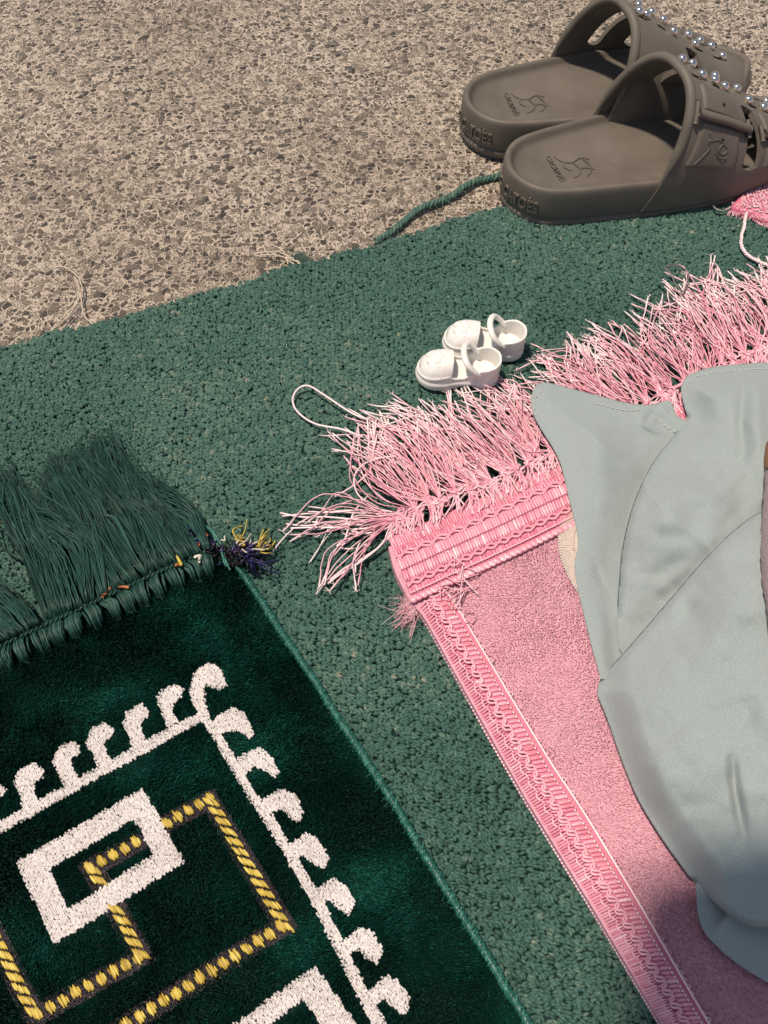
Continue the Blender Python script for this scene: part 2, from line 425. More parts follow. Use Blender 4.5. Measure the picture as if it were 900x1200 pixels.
# looped pile in rows
pitch_x, pitch_y = .0027, .0023
gx, gy = np.meshgrid(np.arange(-.62, .70, pitch_x), np.arange(-.10, .86, pitch_y))
row = (np.arange(gx.shape[0]) % 2)[:, None]
gx = gx+row*pitch_x*.5
ROT = R(-28)
cx, cy = gx.ravel(), gy.ravel()
cx, cy = cx*math.cos(ROT)-(cy-.35)*math.sin(ROT), cx*math.sin(ROT)+(cy-.35)*math.cos(ROT)+.35
cx = cx+rng.normal(0, .00042, cx.size)+.0010*(fbm(cx*60, cy*60, 1)-.5)*3
cy = cy+rng.normal(0, .00042, cy.size)+.0010*(fbm(cx*60, cy*60, 2)-.5)*3
P2 = np.c_[cx, cy]
k = inside(carpet_w, P2) & (np.abs(cx) < .62) & (cy > -.08)
pq = PX(np.c_[P2, np.full(len(P2), CT)]); k &= (pq[:, 0] > -330) & (pq[:, 0] < 1230) & (pq[:, 1] < 1420)
k &= ~inside(shrink(mat_w, .02), P2) & ~inside(shrink(rug_w, .03), P2)
P2 = P2[k]; A3 = np.array([1, 1, .8])
nn = len(P2)
az = ROT+rng.normal(0, .55, nn)+1.4*(fbm(P2[:, 0]*40, P2[:, 1]*40, 5)-.5)
tilt = rng.normal(0, .22, nn)
d = np.c_[np.cos(az)*np.cos(tilt), np.sin(az)*np.cos(tilt), np.sin(tilt)]
tint = np.clip(.48+.22*(fbm(P2[:, 0]*14, P2[:, 1]*14, 8)-.5)*2+rng.normal(0, .10, nn)+(rng.random(nn) < .006)*.3+.10*smooth(.05, -.25, P2[:, 0])*smooth(.2, .4, P2[:, 1])*(fbm(P2[:, 0]*300, P2[:, 1]*300, 9)-.3), 0, 1)
pos = np.c_[P2, CZ+rng.uniform(.0008, .0014, nn)]
pb = MB()
lng = rng.uniform(.0016, .0022, nn); wid = rng.uniform(.00082, .00102, nn)
sidev = np.cross(d, [0, 0, 1.]); sidev /= np.linalg.norm(sidev, axis=1)[:, None]
for sg_ in (-1, 1):
    d2 = d+sidev*sg_*.22+rng.normal(0, .14, d.shape)*A3
    pb.inst(BLOB[0], BLOB[1], pos+sidev*sg_*(wid*.72)[:, None]+rng.normal(0, .00016, pos.shape), frame(d2, (0, 0, 1), lng*rng.uniform(.85, 1.1, nn), wid, rng.uniform(.0012, .0016, nn)), np.clip(tint+rng.normal(0, .07, nn), 0, 1))
pile = pb.build('loop_pile', M_loop, None)
# frayed cord lying off the carpet's edge, and loose threads
def pxpath(pts, zs, n=40):
    pts = catmull(pts, n); z = np.interp(np.linspace(0, 1, n), np.linspace(0, 1, len(zs)), zs)
    return G(pts[:, 0], pts[:, 1], z)
def twisted(mb, path, r, plies, turns, tint0=.5, mi=0, sides=6, jit=0.0, rr=.62):
    n = len(path); t = np.gradient(path, axis=0); t /= np.linalg.norm(t, axis=1)[:, None]
    a = np.cross(t, [0, 0, 1]); a /= np.linalg.norm(a, axis=1)[:, None]; bb = np.cross(a, t)
    for q in range(plies):
        ph = 2*np.pi*(q/plies+turns*np.linspace(0, 1, n))
        p = path+r*rr*(np.cos(ph)[:, None]*a+np.sin(ph)[:, None]*bb)+rng.normal(0, jit, (n, 3)) if jit else path+r*rr*(np.cos(ph)[:, None]*a+np.sin(ph)[:, None]*bb)
        mb.tube(p, r*.62, sides, np.clip(tint0+rng.normal(0, .1), 0, 1), mi)
fb = MB()
cord = pxpath([(440, 284), (455, 275), (470, 262), (482, 252), (497, 243), (515, 236), (530, 229), (545, 219), (562, 211), (580, 207), (600, 200)], [.002, .0035, .003, .003, .0035, .003, .0025], 110)
cord[:, 2] += .0006*np.sin(np.linspace(0, 20, 110))
twisted(fb, cord, .0021, 3, 13, .62, jit=.00018)
for q in range(90):
    i = rng.integers(2, 106); p0 = cord[i]; dd = rng.normal(0, 1, 3); dd[2] = abs(dd[2])*.5; dd /= np.linalg.norm(dd)
    L_ = rng.uniform(.003, .008)
    fb.tube(np.array([p0, p0+dd*L_*.5+[0, 0, .0006], p0+dd*L_-[0, 0, .001]]), .00016, 4, rng.uniform(.4, .9))
# frayed green fluff along the cut edge
for q in range(1500):
    i = rng.integers(20, 150); p0 = np.r_[edge_w[i]+rng.normal(0, .002, 2), rng.uniform(.001, CT-.001)]
    nrm = np.array([-.45, .9, 0]); dd = nrm+rng.normal(0, .8, 3); dd[2] = rng.normal(0, .25); dd /= np.linalg.norm(dd)
    L_ = rng.uniform(.0015, .006)
    e = p0+dd*L_; e[2] = max(e[2]*.5, .0006)
    fb.tube(np.array([p0, (p0+e)/2+[0, 0, .0005], e]), .00017, 4, rng.uniform(.3, .8))
for q in range(60):   # the darker tuft by the pale threads
    x0, y0 = 352+rng.normal(0, 7), 303+rng.normal(0, 3)
    p0 = G(x0, y0+4, .004); e = p0+np.r_[rng.normal(0, .006), rng.normal(.004, .004), 0]; e[2] = .001
    fb.tube(np.array([p0, (p0+e)/2+[0, 0, .002], e]), .0002, 4, rng.uniform(.3, .6))
frayed = fb.build('frayed_yarn', M_loop, None)
SBS = []
for sel in (0, 1):
  sb = MB()
  for pts in ([(352, 311), (335, 303), (318, 299), (296, 301)], [(356, 314), (335, 306), (315, 303), (300, 303)], [(338, 312), (333, 300), (322, 292), (310, 291), (313, 300), (322, 306)],
            [(312, 335), (325, 322), (336, 310), (345, 313)], [(335, 306), (345, 314), (350, 318), (362, 313)],
            [(60, 391), (75, 375), (88, 362), (97, 348), (96, 335), (88, 324), (75, 316), (62, 317)], [(58, 393), (78, 378), (92, 360), (99, 350)], [(95, 345), (97, 360), (100, 374), (110, 384)], [(36, 398), (45, 388), (52, 378)], [(88, 326), (94, 342), (90, 358), (82, 368)]):
    if (pts[0][0] > 200) != bool(sel): continue
    p = pxpath(pts, [.0035, .0025, .002, .0012], 24); p += rng.normal(0, .00025, p.shape); p[:, 2] = np.maximum(p[:, 2], .0008)+.002*np.sin(np.linspace(0, 3.1, 24))*.6+.002
    sb.tube(p, .00040, 5)
  SBS.append(sb.build('loose_thread', M_straw, None))
for o in (carpet_back, pile, frayed, *SBS):
    o.parent = carpet; o.matrix_parent_inverse = Matrix.Translation(carpet.location).inverted()
pile['kind'] = 'stuff'
tag(carpet, 'worn green looped carpet with a frayed cut edge, lying under both rugs', 'carpet')

def adopt(root, *objs):
    inv = root.matrix_basis.inverted() if root.parent is None else Matrix()
    loc = Matrix.LocRotScale(root.location, root.rotation_euler, root.scale)
    for o in objs:
        o.parent = root; o.matrix_parent_inverse = loc.inverted()

# ------------------------------------------------------------------ dark green prayer rug
A = np.array
def z1(pts): return [(x/3.214, 760+y/3.214) for x, y in pts]
def z2(pts): return [(200+x/4, 900+y/4) for x, y in pts]
def z3(pts): return [(200+x/3, 640+y/3) for x, y in pts]
def z4(pts): return [(x/3.75, 900+y/3.75) for x, y in pts]
white_polys = [
    [(-60, 995), (0, 961), (60, 928), (120, 895), (180, 861), (232, 835), (236, 845), (180, 876), (120, 908), (60, 942), (0, 976), (-60, 1010)],
    z3([(95, 600), (64, 515), (75, 450), (100, 422), (135, 405), (172, 425), (197, 488), (175, 503), (150, 496), (120, 487), (118, 530), (135, 590), (168, 645), (215, 720), (275, 825), (335, 920), (350, 945), (315, 958), (300, 930), (240, 830), (185, 735), (135, 650)]),
    [(300, 947), (313, 943), (345, 997), (375, 1048), (404, 1107), (428, 1153), (453, 1200), (478, 1246), (465, 1250), (440, 1205), (415, 1159), (392, 1112), (362, 1052), (332, 1000)],
    z3([(140, 617), (165, 598), (218, 563), (262, 588), (292, 655), (275, 676), (245, 650), (222, 645), (190, 652), (165, 668)]),
    z3([(215, 757), (305, 703), (345, 722), (380, 788), (362, 817), (330, 785), (290, 775), (262, 800), (250, 812)]),
    z2([(404, 168), (460, 130), (515, 95), (580, 118), (622, 195), (600, 252), (560, 232), (520, 195), (480, 205), (465, 240)]),
    z2([(525, 378), (580, 335), (637, 298), (700, 338), (747, 420), (715, 468), (670, 447), (625, 408), (585, 425), (578, 450)]),
    z2([(650, 592), (705, 550), (760, 513), (822, 548), (864, 620), (835, 693), (785, 657), (745, 622), (710, 640), (700, 668)]),
    [(392, 1110), (406, 1098), (421, 1085), (437, 1092), (449, 1112), (442, 1130), (429, 1122), (418, 1112), (409, 1117), (405, 1126)],
    [(423, 1168), (437, 1156), (453, 1142), (469, 1150), (481, 1170), (474, 1189), (460, 1180), (450, 1170), (441, 1175), (436, 1184)],
    [(456, 1228), (470, 1216), (486, 1202), (502, 1210), (514, 1230), (507, 1249), (493, 1240), (483, 1230), (474, 1235), (469, 1244)],
    z1([(628, 296), (606, 235), (588, 190), (605, 155), (655, 130), (692, 146), (682, 180), (655, 205), (650, 235), (672, 272)]),
    z1([(502, 372), (480, 320), (458, 280), (475, 235), (525, 203), (562, 225), (556, 255), (530, 270), (533, 310), (554, 348)]),
    z1([(370, 446), (345, 390), (321, 350), (340, 300), (390, 275), (427, 300), (420, 325), (393, 345), (398, 385), (424, 424)]),
    z1([(240, 526), (220, 470), (196, 425), (215, 370), (270, 345), (303, 365), (296, 395), (268, 410), (273, 450), (302, 494)]),
    z1([(85, 606), (75, 555), (48, 505), (65, 455), (125, 425), (167, 455), (156, 485), (128, 495), (128, 540), (152, 584)]),
    z1([(-55, 690), (-65, 630), (-90, 580), (-75, 535), (-20, 500), (22, 528), (12, 555), (-14, 565), (-14, 605), (5, 660)]),
]
rings = [(z4([(65, 410), (625, 85), (808, 410), (235, 772)]), z4([(212, 440), (588, 222), (668, 378), (297, 617)])),
         ([(369, 1131), (250, 1217), (300, 1330), (446, 1238)], [(355, 1171), (290, 1220), (318, 1280), (402, 1236)])]
gold_paths = [[(178, 973), (245, 936), (333, 1083), (150, 1199), (20, 1282)],
              [(163, 984), (106, 1016), (134, 1062), (166, 1120), (40, 1190), (0, 1110), (-40, 1030)]]

def white_mask(q):
    m = np.zeros(len(q), bool)
    for p in white_polys: m |= inside(p, q)
    for o_, i_ in rings: m |= inside(o_, q) & ~inside(i_, q)
    return m
def ring_mask(q):
    m = np.zeros(len(q), bool)
    for o_, i_ in rings: m |= inside(o_, q) & ~inside(i_, q)
    return m
GOLD_W = 9.5
def gold_dist(q):
    return np.minimum(dist_poly(gold_paths[0], q)[0], dist_poly(gold_paths[1], q)[0])

mat = empty('green_prayer_rug', tuple(G(200, 1000, 0.0)))
# woven field: a slab with a softly uneven top
def slab(poly, ztop, zbot, step, mats, name, relief=.0006, tint=.4):
    poly = np.asarray(poly)
    ring = resample(np.vstack([poly, poly[:1]]), int(plen(np.vstack([poly, poly[:1]]))/step))[:-1]
    lo, hi = ring.min(0), ring.max(0)
    g1, g2 = np.meshgrid(np.arange(lo[0], hi[0], step), np.arange(lo[1], hi[1], step))
    q = np.c_[g1.ravel(), g2.ravel()]
    q = q[inside(shrink(ring, step*.7), q)]
    pts = np.vstack([ring, q]); m = len(ring)
    r_ = delaunay_2d_cdt([Vector(p) for p in pts], [], [list(range(m))], 1, 1e-7)
    V = A([[p.x, p.y, 0] for p in r_[0]])
    V[:, 2] = ztop+relief*(fbm(V[:, 0]*25, V[:, 1]*25, 11)-.5)*2
    mb = MB(); mb.add(V, [list(f) for f in r_[2]], tint)
    tp = np.c_[ring, ztop+relief*(fbm(ring[:, 0]*25, ring[:, 1]*25, 11)-.5)*2]; bt = np.c_[ring, np.full(m, zbot)]
    mb.grid(np.stack([tp, bt]), tint, 0, closed_v=True)
    return mb.build(name, mats)
def mat_relief(x, y): return .0006*(fbm(x*25, y*25, 11)-.5)*2
mat_base = slab(mat_w, MAT_Z-.0022, CT-.003, .006, M_velvet_g, 'woven_ground', tint=.3)

# velvet pile: short leaning fibres everywhere but on the flat-woven motifs
def fibres(polyw, z0, step, length, width, lean, seed, reject=None, box=None, tintf=None, root_dz=0):
    lo, hi = polyw.min(0), polyw.max(0)
    if box is not None: lo = np.maximum(lo, box[0]); hi = np.minimum(hi, box[1])
    g1, g2 = np.meshgrid(np.arange(lo[0], hi[0], step), np.arange(lo[1], hi[1], step))
    q = np.c_[g1.ravel(), g2.ravel()]+rng.uniform(-.5, .5, (g1.size, 2))*step
    q = q[inside(polyw, q)]
    if reject is not None: q = q[~reject(q)]
    m = len(q)
    fx = fbm(q[:, 0]*38, q[:, 1]*38, seed, 4)-.5; fy = fbm(q[:, 0]*38, q[:, 1]*38, seed+20, 4)-.5
    lx = lean[0]+fx*lean[2]+rng.normal(0, .22, m); ly = lean[1]+fy*lean[2]+rng.normal(0, .22, m)
    ln = length*rng.uniform(.75, 1.15, m)
    dirv = np.c_[lx, ly, np.ones(m)]; dirv /= np.linalg.norm(dirv, axis=1)[:, None]
    th = rng.uniform(0, np.pi, m); w = np.c_[np.cos(th), np.sin(th), np.zeros(m)]*width*.5
    base = np.c_[q, np.full(m, z0)+mat_relief(q[:, 0], q[:, 1])]
    mid = base+dirv*ln[:, None]*.55+A([0, 0, 1])*(ln*.08)[:, None]; tip = base+dirv*ln[:, None]
    V = np.stack([base-w, base+w, mid+w*.9, mid-w*.9, tip+w*.5, tip-w*.5], 1)
    Fc = A([[0, 1, 2, 3], [3, 2, 4, 5]])[None]+(np.arange(m)*6)[:, None, None]
    t = tintf(q) if tintf else np.full(m, .5)
    T = np.clip(t+rng.normal(0, .12, m), 0, 1)
    mb = MB(); mb.add(V.reshape(-1, 3), Fc.reshape(-1, 4), np.repeat(T, 6)); return mb
def mat_reject(q):
    p = PX(np.c_[q, np.full(len(q), MAT_Z)]); p = p+rng.normal(0, 1.1, p.shape)
    return white_mask(p) | (gold_dist(p) < GOLD_W)
def mat_tint(q):
    return .44+.95*(fbm(q[:, 0]*32, q[:, 1]*32, 31, 4)-.5)+.55*(fbm(q[:, 0]*11, q[:, 1]*11, 37, 2)-.5)+(rng.random(len(q)) < .02)*.4
mb = fibres(mat_w, MAT_Z-.0025, .00047, .0030, .00042, (.35, -.25, 2.4), 4, mat_reject, (A([-.27, -.01]), A([.2, .5])), mat_tint)
mat_pile = mb.build('velvet_pile', M_velvet_g); mat_pile['kind'] = 'stuff'

# off-white motifs: flat-woven knots in rows along the rug
W0 = G(243, 860, MAT_Z); W1 = G(415, 1159, MAT_Z); warp = (W1-W0)/np.linalg.norm(W1-W0); weft = A([-warp[1], warp[0], 0])
lo, hi = A([-.30, -.05]), A([.16, .42])
su, sv = .00105, .00085
gu, gv = np.meshgrid(np.arange(-.5, .5, su), np.arange(-.5, .5, sv))
q = W0[None, :2]+gu.ravel()[:, None]*warp[:2]+gv.ravel()[:, None]*weft[:2]
q += ((np.arange(gu.shape[0]) % 2)[:, None]*su*.5*np.ones(gu.shape[1])).ravel()[:, None]*warp[:2]
kk = np.all((q > lo) & (q < hi), 1); q = q[kk]
wm = white_mask(PX(np.c_[q, np.full(len(q), MAT_Z)])+rng.normal(0, .5, (len(q), 2))); q = q[wm]
m = len(q)
dv = warp+rng.normal(0, .35, (m, 3)); q = q+rng.normal(0, .00013, q.shape)
wb = MB()
wb.inst(BLOB[0], BLOB[1], np.c_[q, MAT_Z-.0011+mat_relief(q[:, 0], q[:, 1])+rng.normal(0, .0001, m)], frame(dv, (0, 0, 1), rng.uniform(.00075, .00092, m), rng.uniform(.00052, .00066, m), .00062),
        np.clip(.5+rng.normal(0, .2, m)+.5*(fbm(q[:, 0]*80, q[:, 1]*80, 44)-.5), 0, 1))
white_o = wb.build('white_motif', M_white)

# gold meander: twisted groups of gold stitches on a dark brown ribbon
gb = MB(); db = MB()
for path in gold_paths:
    for a_, b_ in zip(path[:-1], path[1:]):
        pa, pb_ = G(*a_, MAT_Z), G(*b_, MAT_Z); L_ = np.linalg.norm(pb_-pa); d_ = (pb_-pa)/L_; nrm = A([-d_[1], d_[0], 0])
        hw = .0040
        along = abs(d_@warp) > .7
        per = .0052; nper = int(L_/per)
        # dark ground stitches
        s_ = np.arange(-hw, L_+hw, .0007); o_ = np.arange(-hw, hw*1.01, .0008)
        S_, O_ = np.meshgrid(s_, o_); ctr = pa+S_.ravel()[:, None]*d_+O_.ravel()[:, None]*nrm
        ctr[:, 2] = MAT_Z-.0016+rng.normal(0, .00012, len(ctr))
        ctr[:, :2] += rng.normal(0, .00012, (len(ctr), 2))
        ctr = ctr[~ring_mask(PX(ctr))]
        db.inst(BLOB[0], BLOB[1], ctr, frame(warp+rng.normal(0, .25, ctr.shape), (0, 0, 1), .00065, .0004, .0004), np.clip(rng.normal(.45, .25, len(ctr)), 0, 1))
        for i in range(nper+1):
            for j in (-2, -1.2, -.4, .4, 1.2, 2):
                if along:
                    sgn = 1 if d_@warp > 0 else -1
                    c = pa+d_*((i+.3)*per-sgn*nrm@weft*0+j*.00095)+nrm*j*.00088
                    Ls, ws = .0024, .00058
                else:
                    c = pa+d_*((i+.3)*per+j*.00070)+warp*rng.normal(0, .0002)+nrm*rng.normal(0, .0003)
                    Ls, ws = (.0028 if abs(j) < 1.3 else .0018), .00050
                dd = warp+weft*(.18 if along else .1)
                c = c+rng.normal(0, .00012, 3); c[2] = MAT_Z-.0004-.00018*abs(j)+rng.normal(0, .00012)
                if ring_mask(PX(c[None]))[0]: continue
                gb.inst(BLOBH[0], BLOBH[1], c[None], frame(dd[None], (0, 0, 1), Ls*rng.uniform(.88, 1.08), ws, .0008), np.clip(rng.normal(.55, .2), 0, 1))
gold_o = gb.build('gold_stitching', M_gold); brown_o = db.build('brown_outline', M_brown)
# a white ring covers the gold where it passes under: lift the white there a touch is enough (white sits over)

# whipped teal edge down the right side
eb = MB()
er = catmull(A(mat_px[6:15], float), 420); ew = G(er[:, 0], er[:, 1], MAT_Z-.0015)
ew = resample(ew, 420); ew[:, :2] += (np.c_[fbm(ew[:, 1]*90, ew[:, 0]*90, 6), fbm(ew[:, 1]*90, ew[:, 0]*90, 7)]-.5)*.0012
eb.tube(ew, .0019, 8, .25)
t_ = np.gradient(ew, axis=0); t_ /= np.linalg.norm(t_, axis=1)[:, None]
side = np.cross(t_, [0, 0, 1])
for c_ in range(3):
    i = np.arange(420); off = rng.uniform(-.9, .9, 420)
    pos = ew+side*(.0017*np.sin(off))[:, None]+A([0, 0, 1])*(.0017*np.cos(off))[:, None]+rng.normal(0, .0002, ew.shape)
    dd = side*np.cos(off)[:, None]*1.0-A([0, 0, 1])*np.sin(off)[:, None]+t_*rng.normal(.55, .35, 420)[:, None]
    eb.inst(BLOB[0], BLOB[1], pos, frame(dd, (0.3, .2, 1), rng.uniform(.0009, .0019, 420), .00035, .00035), np.clip(rng.normal(.45, .25, 420), 0, 1))
for q_ in range(260):
    i = rng.integers(0, 420); p0 = ew[i]; dd = side[i]*rng.uniform(-.4, 1)+rng.normal(0, .5, 3); dd[2] = abs(dd[2])*.4; dd /= np.linalg.norm(dd)
    e = p0+dd*rng.uniform(.002, .006); e[2] = max(e[2]-.002, CT+.0005)
    eb.tube(A([p0, (p0+e)/2+[0, 0, .0008], e]), .00013, 4, rng.uniform(.4, 1))
whip_o = eb.build('whipped_edge', M_whip)

# knotted heading: fat folded bundles of green yarn, with a cord above
kb = MB()
hl = A([(-230, 855), (-120, 812), (-40, 779), (0, 762), (60, 734), (120, 706), (180, 678), (225, 658), (250, 648)], float)
hw_ = catmull(hl, 300); head = resample(G(hw_[:, 0], hw_[:, 1], MAT_Z+.002), 300)
Lh = plen(head); nb = int(Lh/.0085)
tipdir = np.cross([0, 0, 1.0], (head[-1]-head[0])/Lh); 
if tipdir[1] < 0: tipdir = -tipdir
for i in range(nb):
    f = (i+.5)/nb*(len(head)-1); c = head[int(f)]
    ax = head[min(int(f)+6, 299)]-head[max(int(f)-6, 0)]; ax /= np.linalg.norm(ax)
    wdt = .0039*rng.uniform(.88, 1.12)
    sk = rng.normal(0, .0009)
    for s_ in range(30):
        o_ = rng.uniform(-1, 1); dep = math.sqrt(max(0, 1-o_*o_))
        ht = rng.uniform(.7, 1.1); e_ = rng.normal(0, .0005)
        base = c+ax*(o_*wdt*.95)
        p = A([base-A([0, 0, .001])+tipdir*.0015,
               base+A([0, 0, .0026*dep*ht+.0003])-tipdir*.001,
               base+A([0, 0, .0034*dep*ht+.0004])-tipdir*.0045+ax*sk,
               base*1+A([0, 0, .0026*dep*ht-.0006])-tipdir*(.0088-.0022*o_*o_+e_)-ax*o_*.0005+ax*sk,
               base+A([0, 0, -.0035])-tipdir*(.0104-.0030*o_*o_+e_)-ax*o_*wdt*.2+ax*sk])
        kb.tube(catmull(p, 14)+rng.normal(0, .00007, (14, 3)), .00036, 5, np.clip(rng.normal(.55, .27), 0, 1))
cordp = head+tipdir*.0008+A([0, 0, .0022])
twisted(kb, cordp[:], .0010, 2, 40, .4)
knot_o = kb.build('knotted_heading', M_fringe_g)

# long green fringe
def strand(pts3, n=14): return catmull(pts3, n)
gf = MB()
guides = [((240, 650), (212, 612), (172, 578)), ((226, 655), (196, 608), (155, 566)), ((210, 661), (178, 606), (132, 546)), ((194, 668), (160, 611), (112, 534)), ((178, 676), (142, 616), (95, 540)), ((160, 685), (122, 626), (72, 550)),
          ((142, 694), (108, 640), (66, 556)), ((124, 702), (106, 640), (80, 592)), ((108, 709), (92, 640), (38, 594)), ((90, 717), (70, 668), (25, 598)),
          ((74, 724), (46, 650), (12, 572)), ((58, 731), (36, 655), (4, 570)), ((42, 738), (5, 700), (-50, 664)), ((24, 746), (-10, 712), (-70, 680)), ((8, 753), (-25, 730), (-90, 700)), ((-15, 764), (-50, 735), (-110, 715)), ((-45, 777), (-90, 740), (-140, 720)), ((-80, 793), (-120, 755), (-190, 725)), ((-120, 810), (-170, 770), (-230, 745))]
for gi, (r0, m0, t0) in enumerate(guides):
    cl = rng.normal(0, 1, 2)
    nc = 9; cl_off = rng.uniform(-1.5, 1.5, nc); cl_b = rng.normal(0, 1, (nc, 4))
    for s_ in range(74):
        c_ = s_ % nc; o_ = cl_off[c_]+rng.normal(0, .16)+(rng.random() < .12)*rng.normal(0, 1)
        jit = lambda s: rng.normal(0, s, 2)
        r_ = A(r0)+A([5.5, -2.6])*np.clip(o_, -1.6, 1.6)*.9
        m_ = A(m0)+A([6.5, -2.5])*o_*.9+cl_b[c_, :2]*5.5+jit(1.6); t2 = A(t0)+A([7.5, -2.5])*o_*.9+cl_b[c_, 2:]*9+jit(5)
        mid2 = (m_+t2)/2+A([2.5*math.sin(gi*1.7), 2])+cl_b[c_, ::2]*6+jit(2.0)
        zc = (c_ % 3)*.0016
        zz = [MAT_Z+.003, MAT_Z+.004+zc+rng.uniform(0, .002), CT+.004+zc+rng.uniform(0, .003), CT+.003+zc*1.3+rng.uniform(0, .003), CT+.001+rng.uniform(0, .003)]
        seq = [r_, r_*.72+m_*.28, m_, mid2, t2]
        p = A([G(*q_, z_) for q_, z_ in zip(seq, zz)])
        ps = strand(p, 22); fr = np.linspace(0, 1, 22)[:, None]
        wv_ = rng.uniform(14, 26); ps = ps+np.c_[np.sin(fr*wv_+s_), np.cos(fr*wv_*.9+s_*2), .5*np.sin(fr*wv_*1.1)]*.0006*fr**.5
        tt = np.clip(rng.normal(.45, .22)+.12*np.sin(np.linspace(0, rng.uniform(30, 60), 22)), 0, 1)
        gf.tube(ps, rng.uniform(.00030, .00044), 4, tt, cap=False)
        if rng.random() < .7:   # split fibre ends
            e = p[-1]
            for w_ in range(4):
                e2 = e+np.r_[rng.normal(-.0015, .003), rng.normal(.002, .003), rng.normal(0, .001)]
                gf.tube(A([e, (e+e2)/2+rng.normal(0, .0006, 3), e2]), .00013, 3, rng.uniform(.3, .8), cap=False)
gfr_o = gf.build('fringe', M_fringe_g)

# tuft of cut coloured threads at the corner
tb = MB()
def tuft(center, n, spread, L_, cols, dirv, dz=.001):
    for _ in range(n):
        c = A(center)+rng.normal(0, 1, 2)*A(spread); dd = A(dirv)+rng.normal(0, .6, 2); l = L_*rng.uniform(.35, .85)
        z0 = MAT_Z+rng.uniform(-.002, .004)
        p = A([G(*c, z0), G(*(c+dd*l*.5), z0+.002+rng.uniform(0, .002)), G(*(c+dd*l), CT+.001+rng.uniform(0, .003))])
        p[1] += rng.normal(0, .0014, 3)*A([1, 1, .3])
        tb.tube(catmull(p, 9), rng.uniform(.0003, .0005), 5, rng.uniform(.4, 1), mi=int(rng.choice(cols)))
tuft((225, 632), 16, (3, 5), 16, [0, 0, 0, 4], (-.2, -1))
tuft((233, 632), 22, (5, 4), 14, [1, 3, 3, 1, 3, 6], (.6, -.3))
tuft((248, 643), 36, (7, 5), 13, [3, 3, 3, 1, 5, 0], (.5, -.2))
tuft_a = tb.build('coloured_thread_tuft', M_tuft); tb = MB()
tuft((276, 652), 64, (9, 6), 17, [3, 3, 3, 3, 0, 1], (.8, -.2))
tuft((279, 633), 9, (2, 2), 13, [2], (.6, -.9))
tuft((288, 641), 16, (6, 2), 22, [1, 1, 5], (1, -.25))
tuft((304, 642), 12, (3, 2), 17, [2], (.8, -.8))
tuft((290, 655), 22, (5, 3), 30, [0, 0, 0, 3], (1.1, .05))
for pts in ([(232, 614), (245, 620), (252, 630), (256, 642)], [(258, 636), (261, 648), (263, 660), (268, 664)], [(236, 612), (250, 624), (260, 640)], [(259, 634), (260, 648), (265, 664)], [(262, 640), (264, 655), (270, 668)]):
    tb.tube(pxpath(pts, [CT+.003, MAT_Z+.004, MAT_Z+.002], 14), .0006, 5, .8, mi=4)
tuft_b = tb.build('coloured_thread_tuft', M_tuft); tb = MB()
flecks = []
for grp in ([((210, 657), 2), ((208, 662), 6), ((209, 652), 0)], [((234, 655), 5), ((232, 652), 5)], [((123, 697), 6), ((125, 693), 6)], [((144, 688), 6)], [((79, 705), 6), ((77, 704), 2)]):
    tb = MB()
    for c_, mi_ in grp:
        p = G(*c_, MAT_Z+.006); dd = rng.normal(0, .0010, 3)
        tb.tube(A([p-dd, p+[0, 0, .0004], p+dd]), .0008, 6, .9, mi=mi_)
    flecks.append(tb.build('coloured_yarn_fleck', M_tuft))
adopt(mat, mat_base, mat_pile, white_o, gold_o, brown_o, whip_o, knot_o, gfr_o, tuft_a, tuft_b, *flecks)
tag(mat, 'dark green velvet prayer rug with off-white hooks and gold meander and a long green fringe', 'prayer rug')

# ------------------------------------------------------------------ pink prayer rug
rug = empty('pink_prayer_rug', tuple(G(700, 900, 0)))
rug_base = slab(rug_w, RUG_Z-.0006, CT-.002, .006, M_plushback, 'woven_ground', tint=.3)
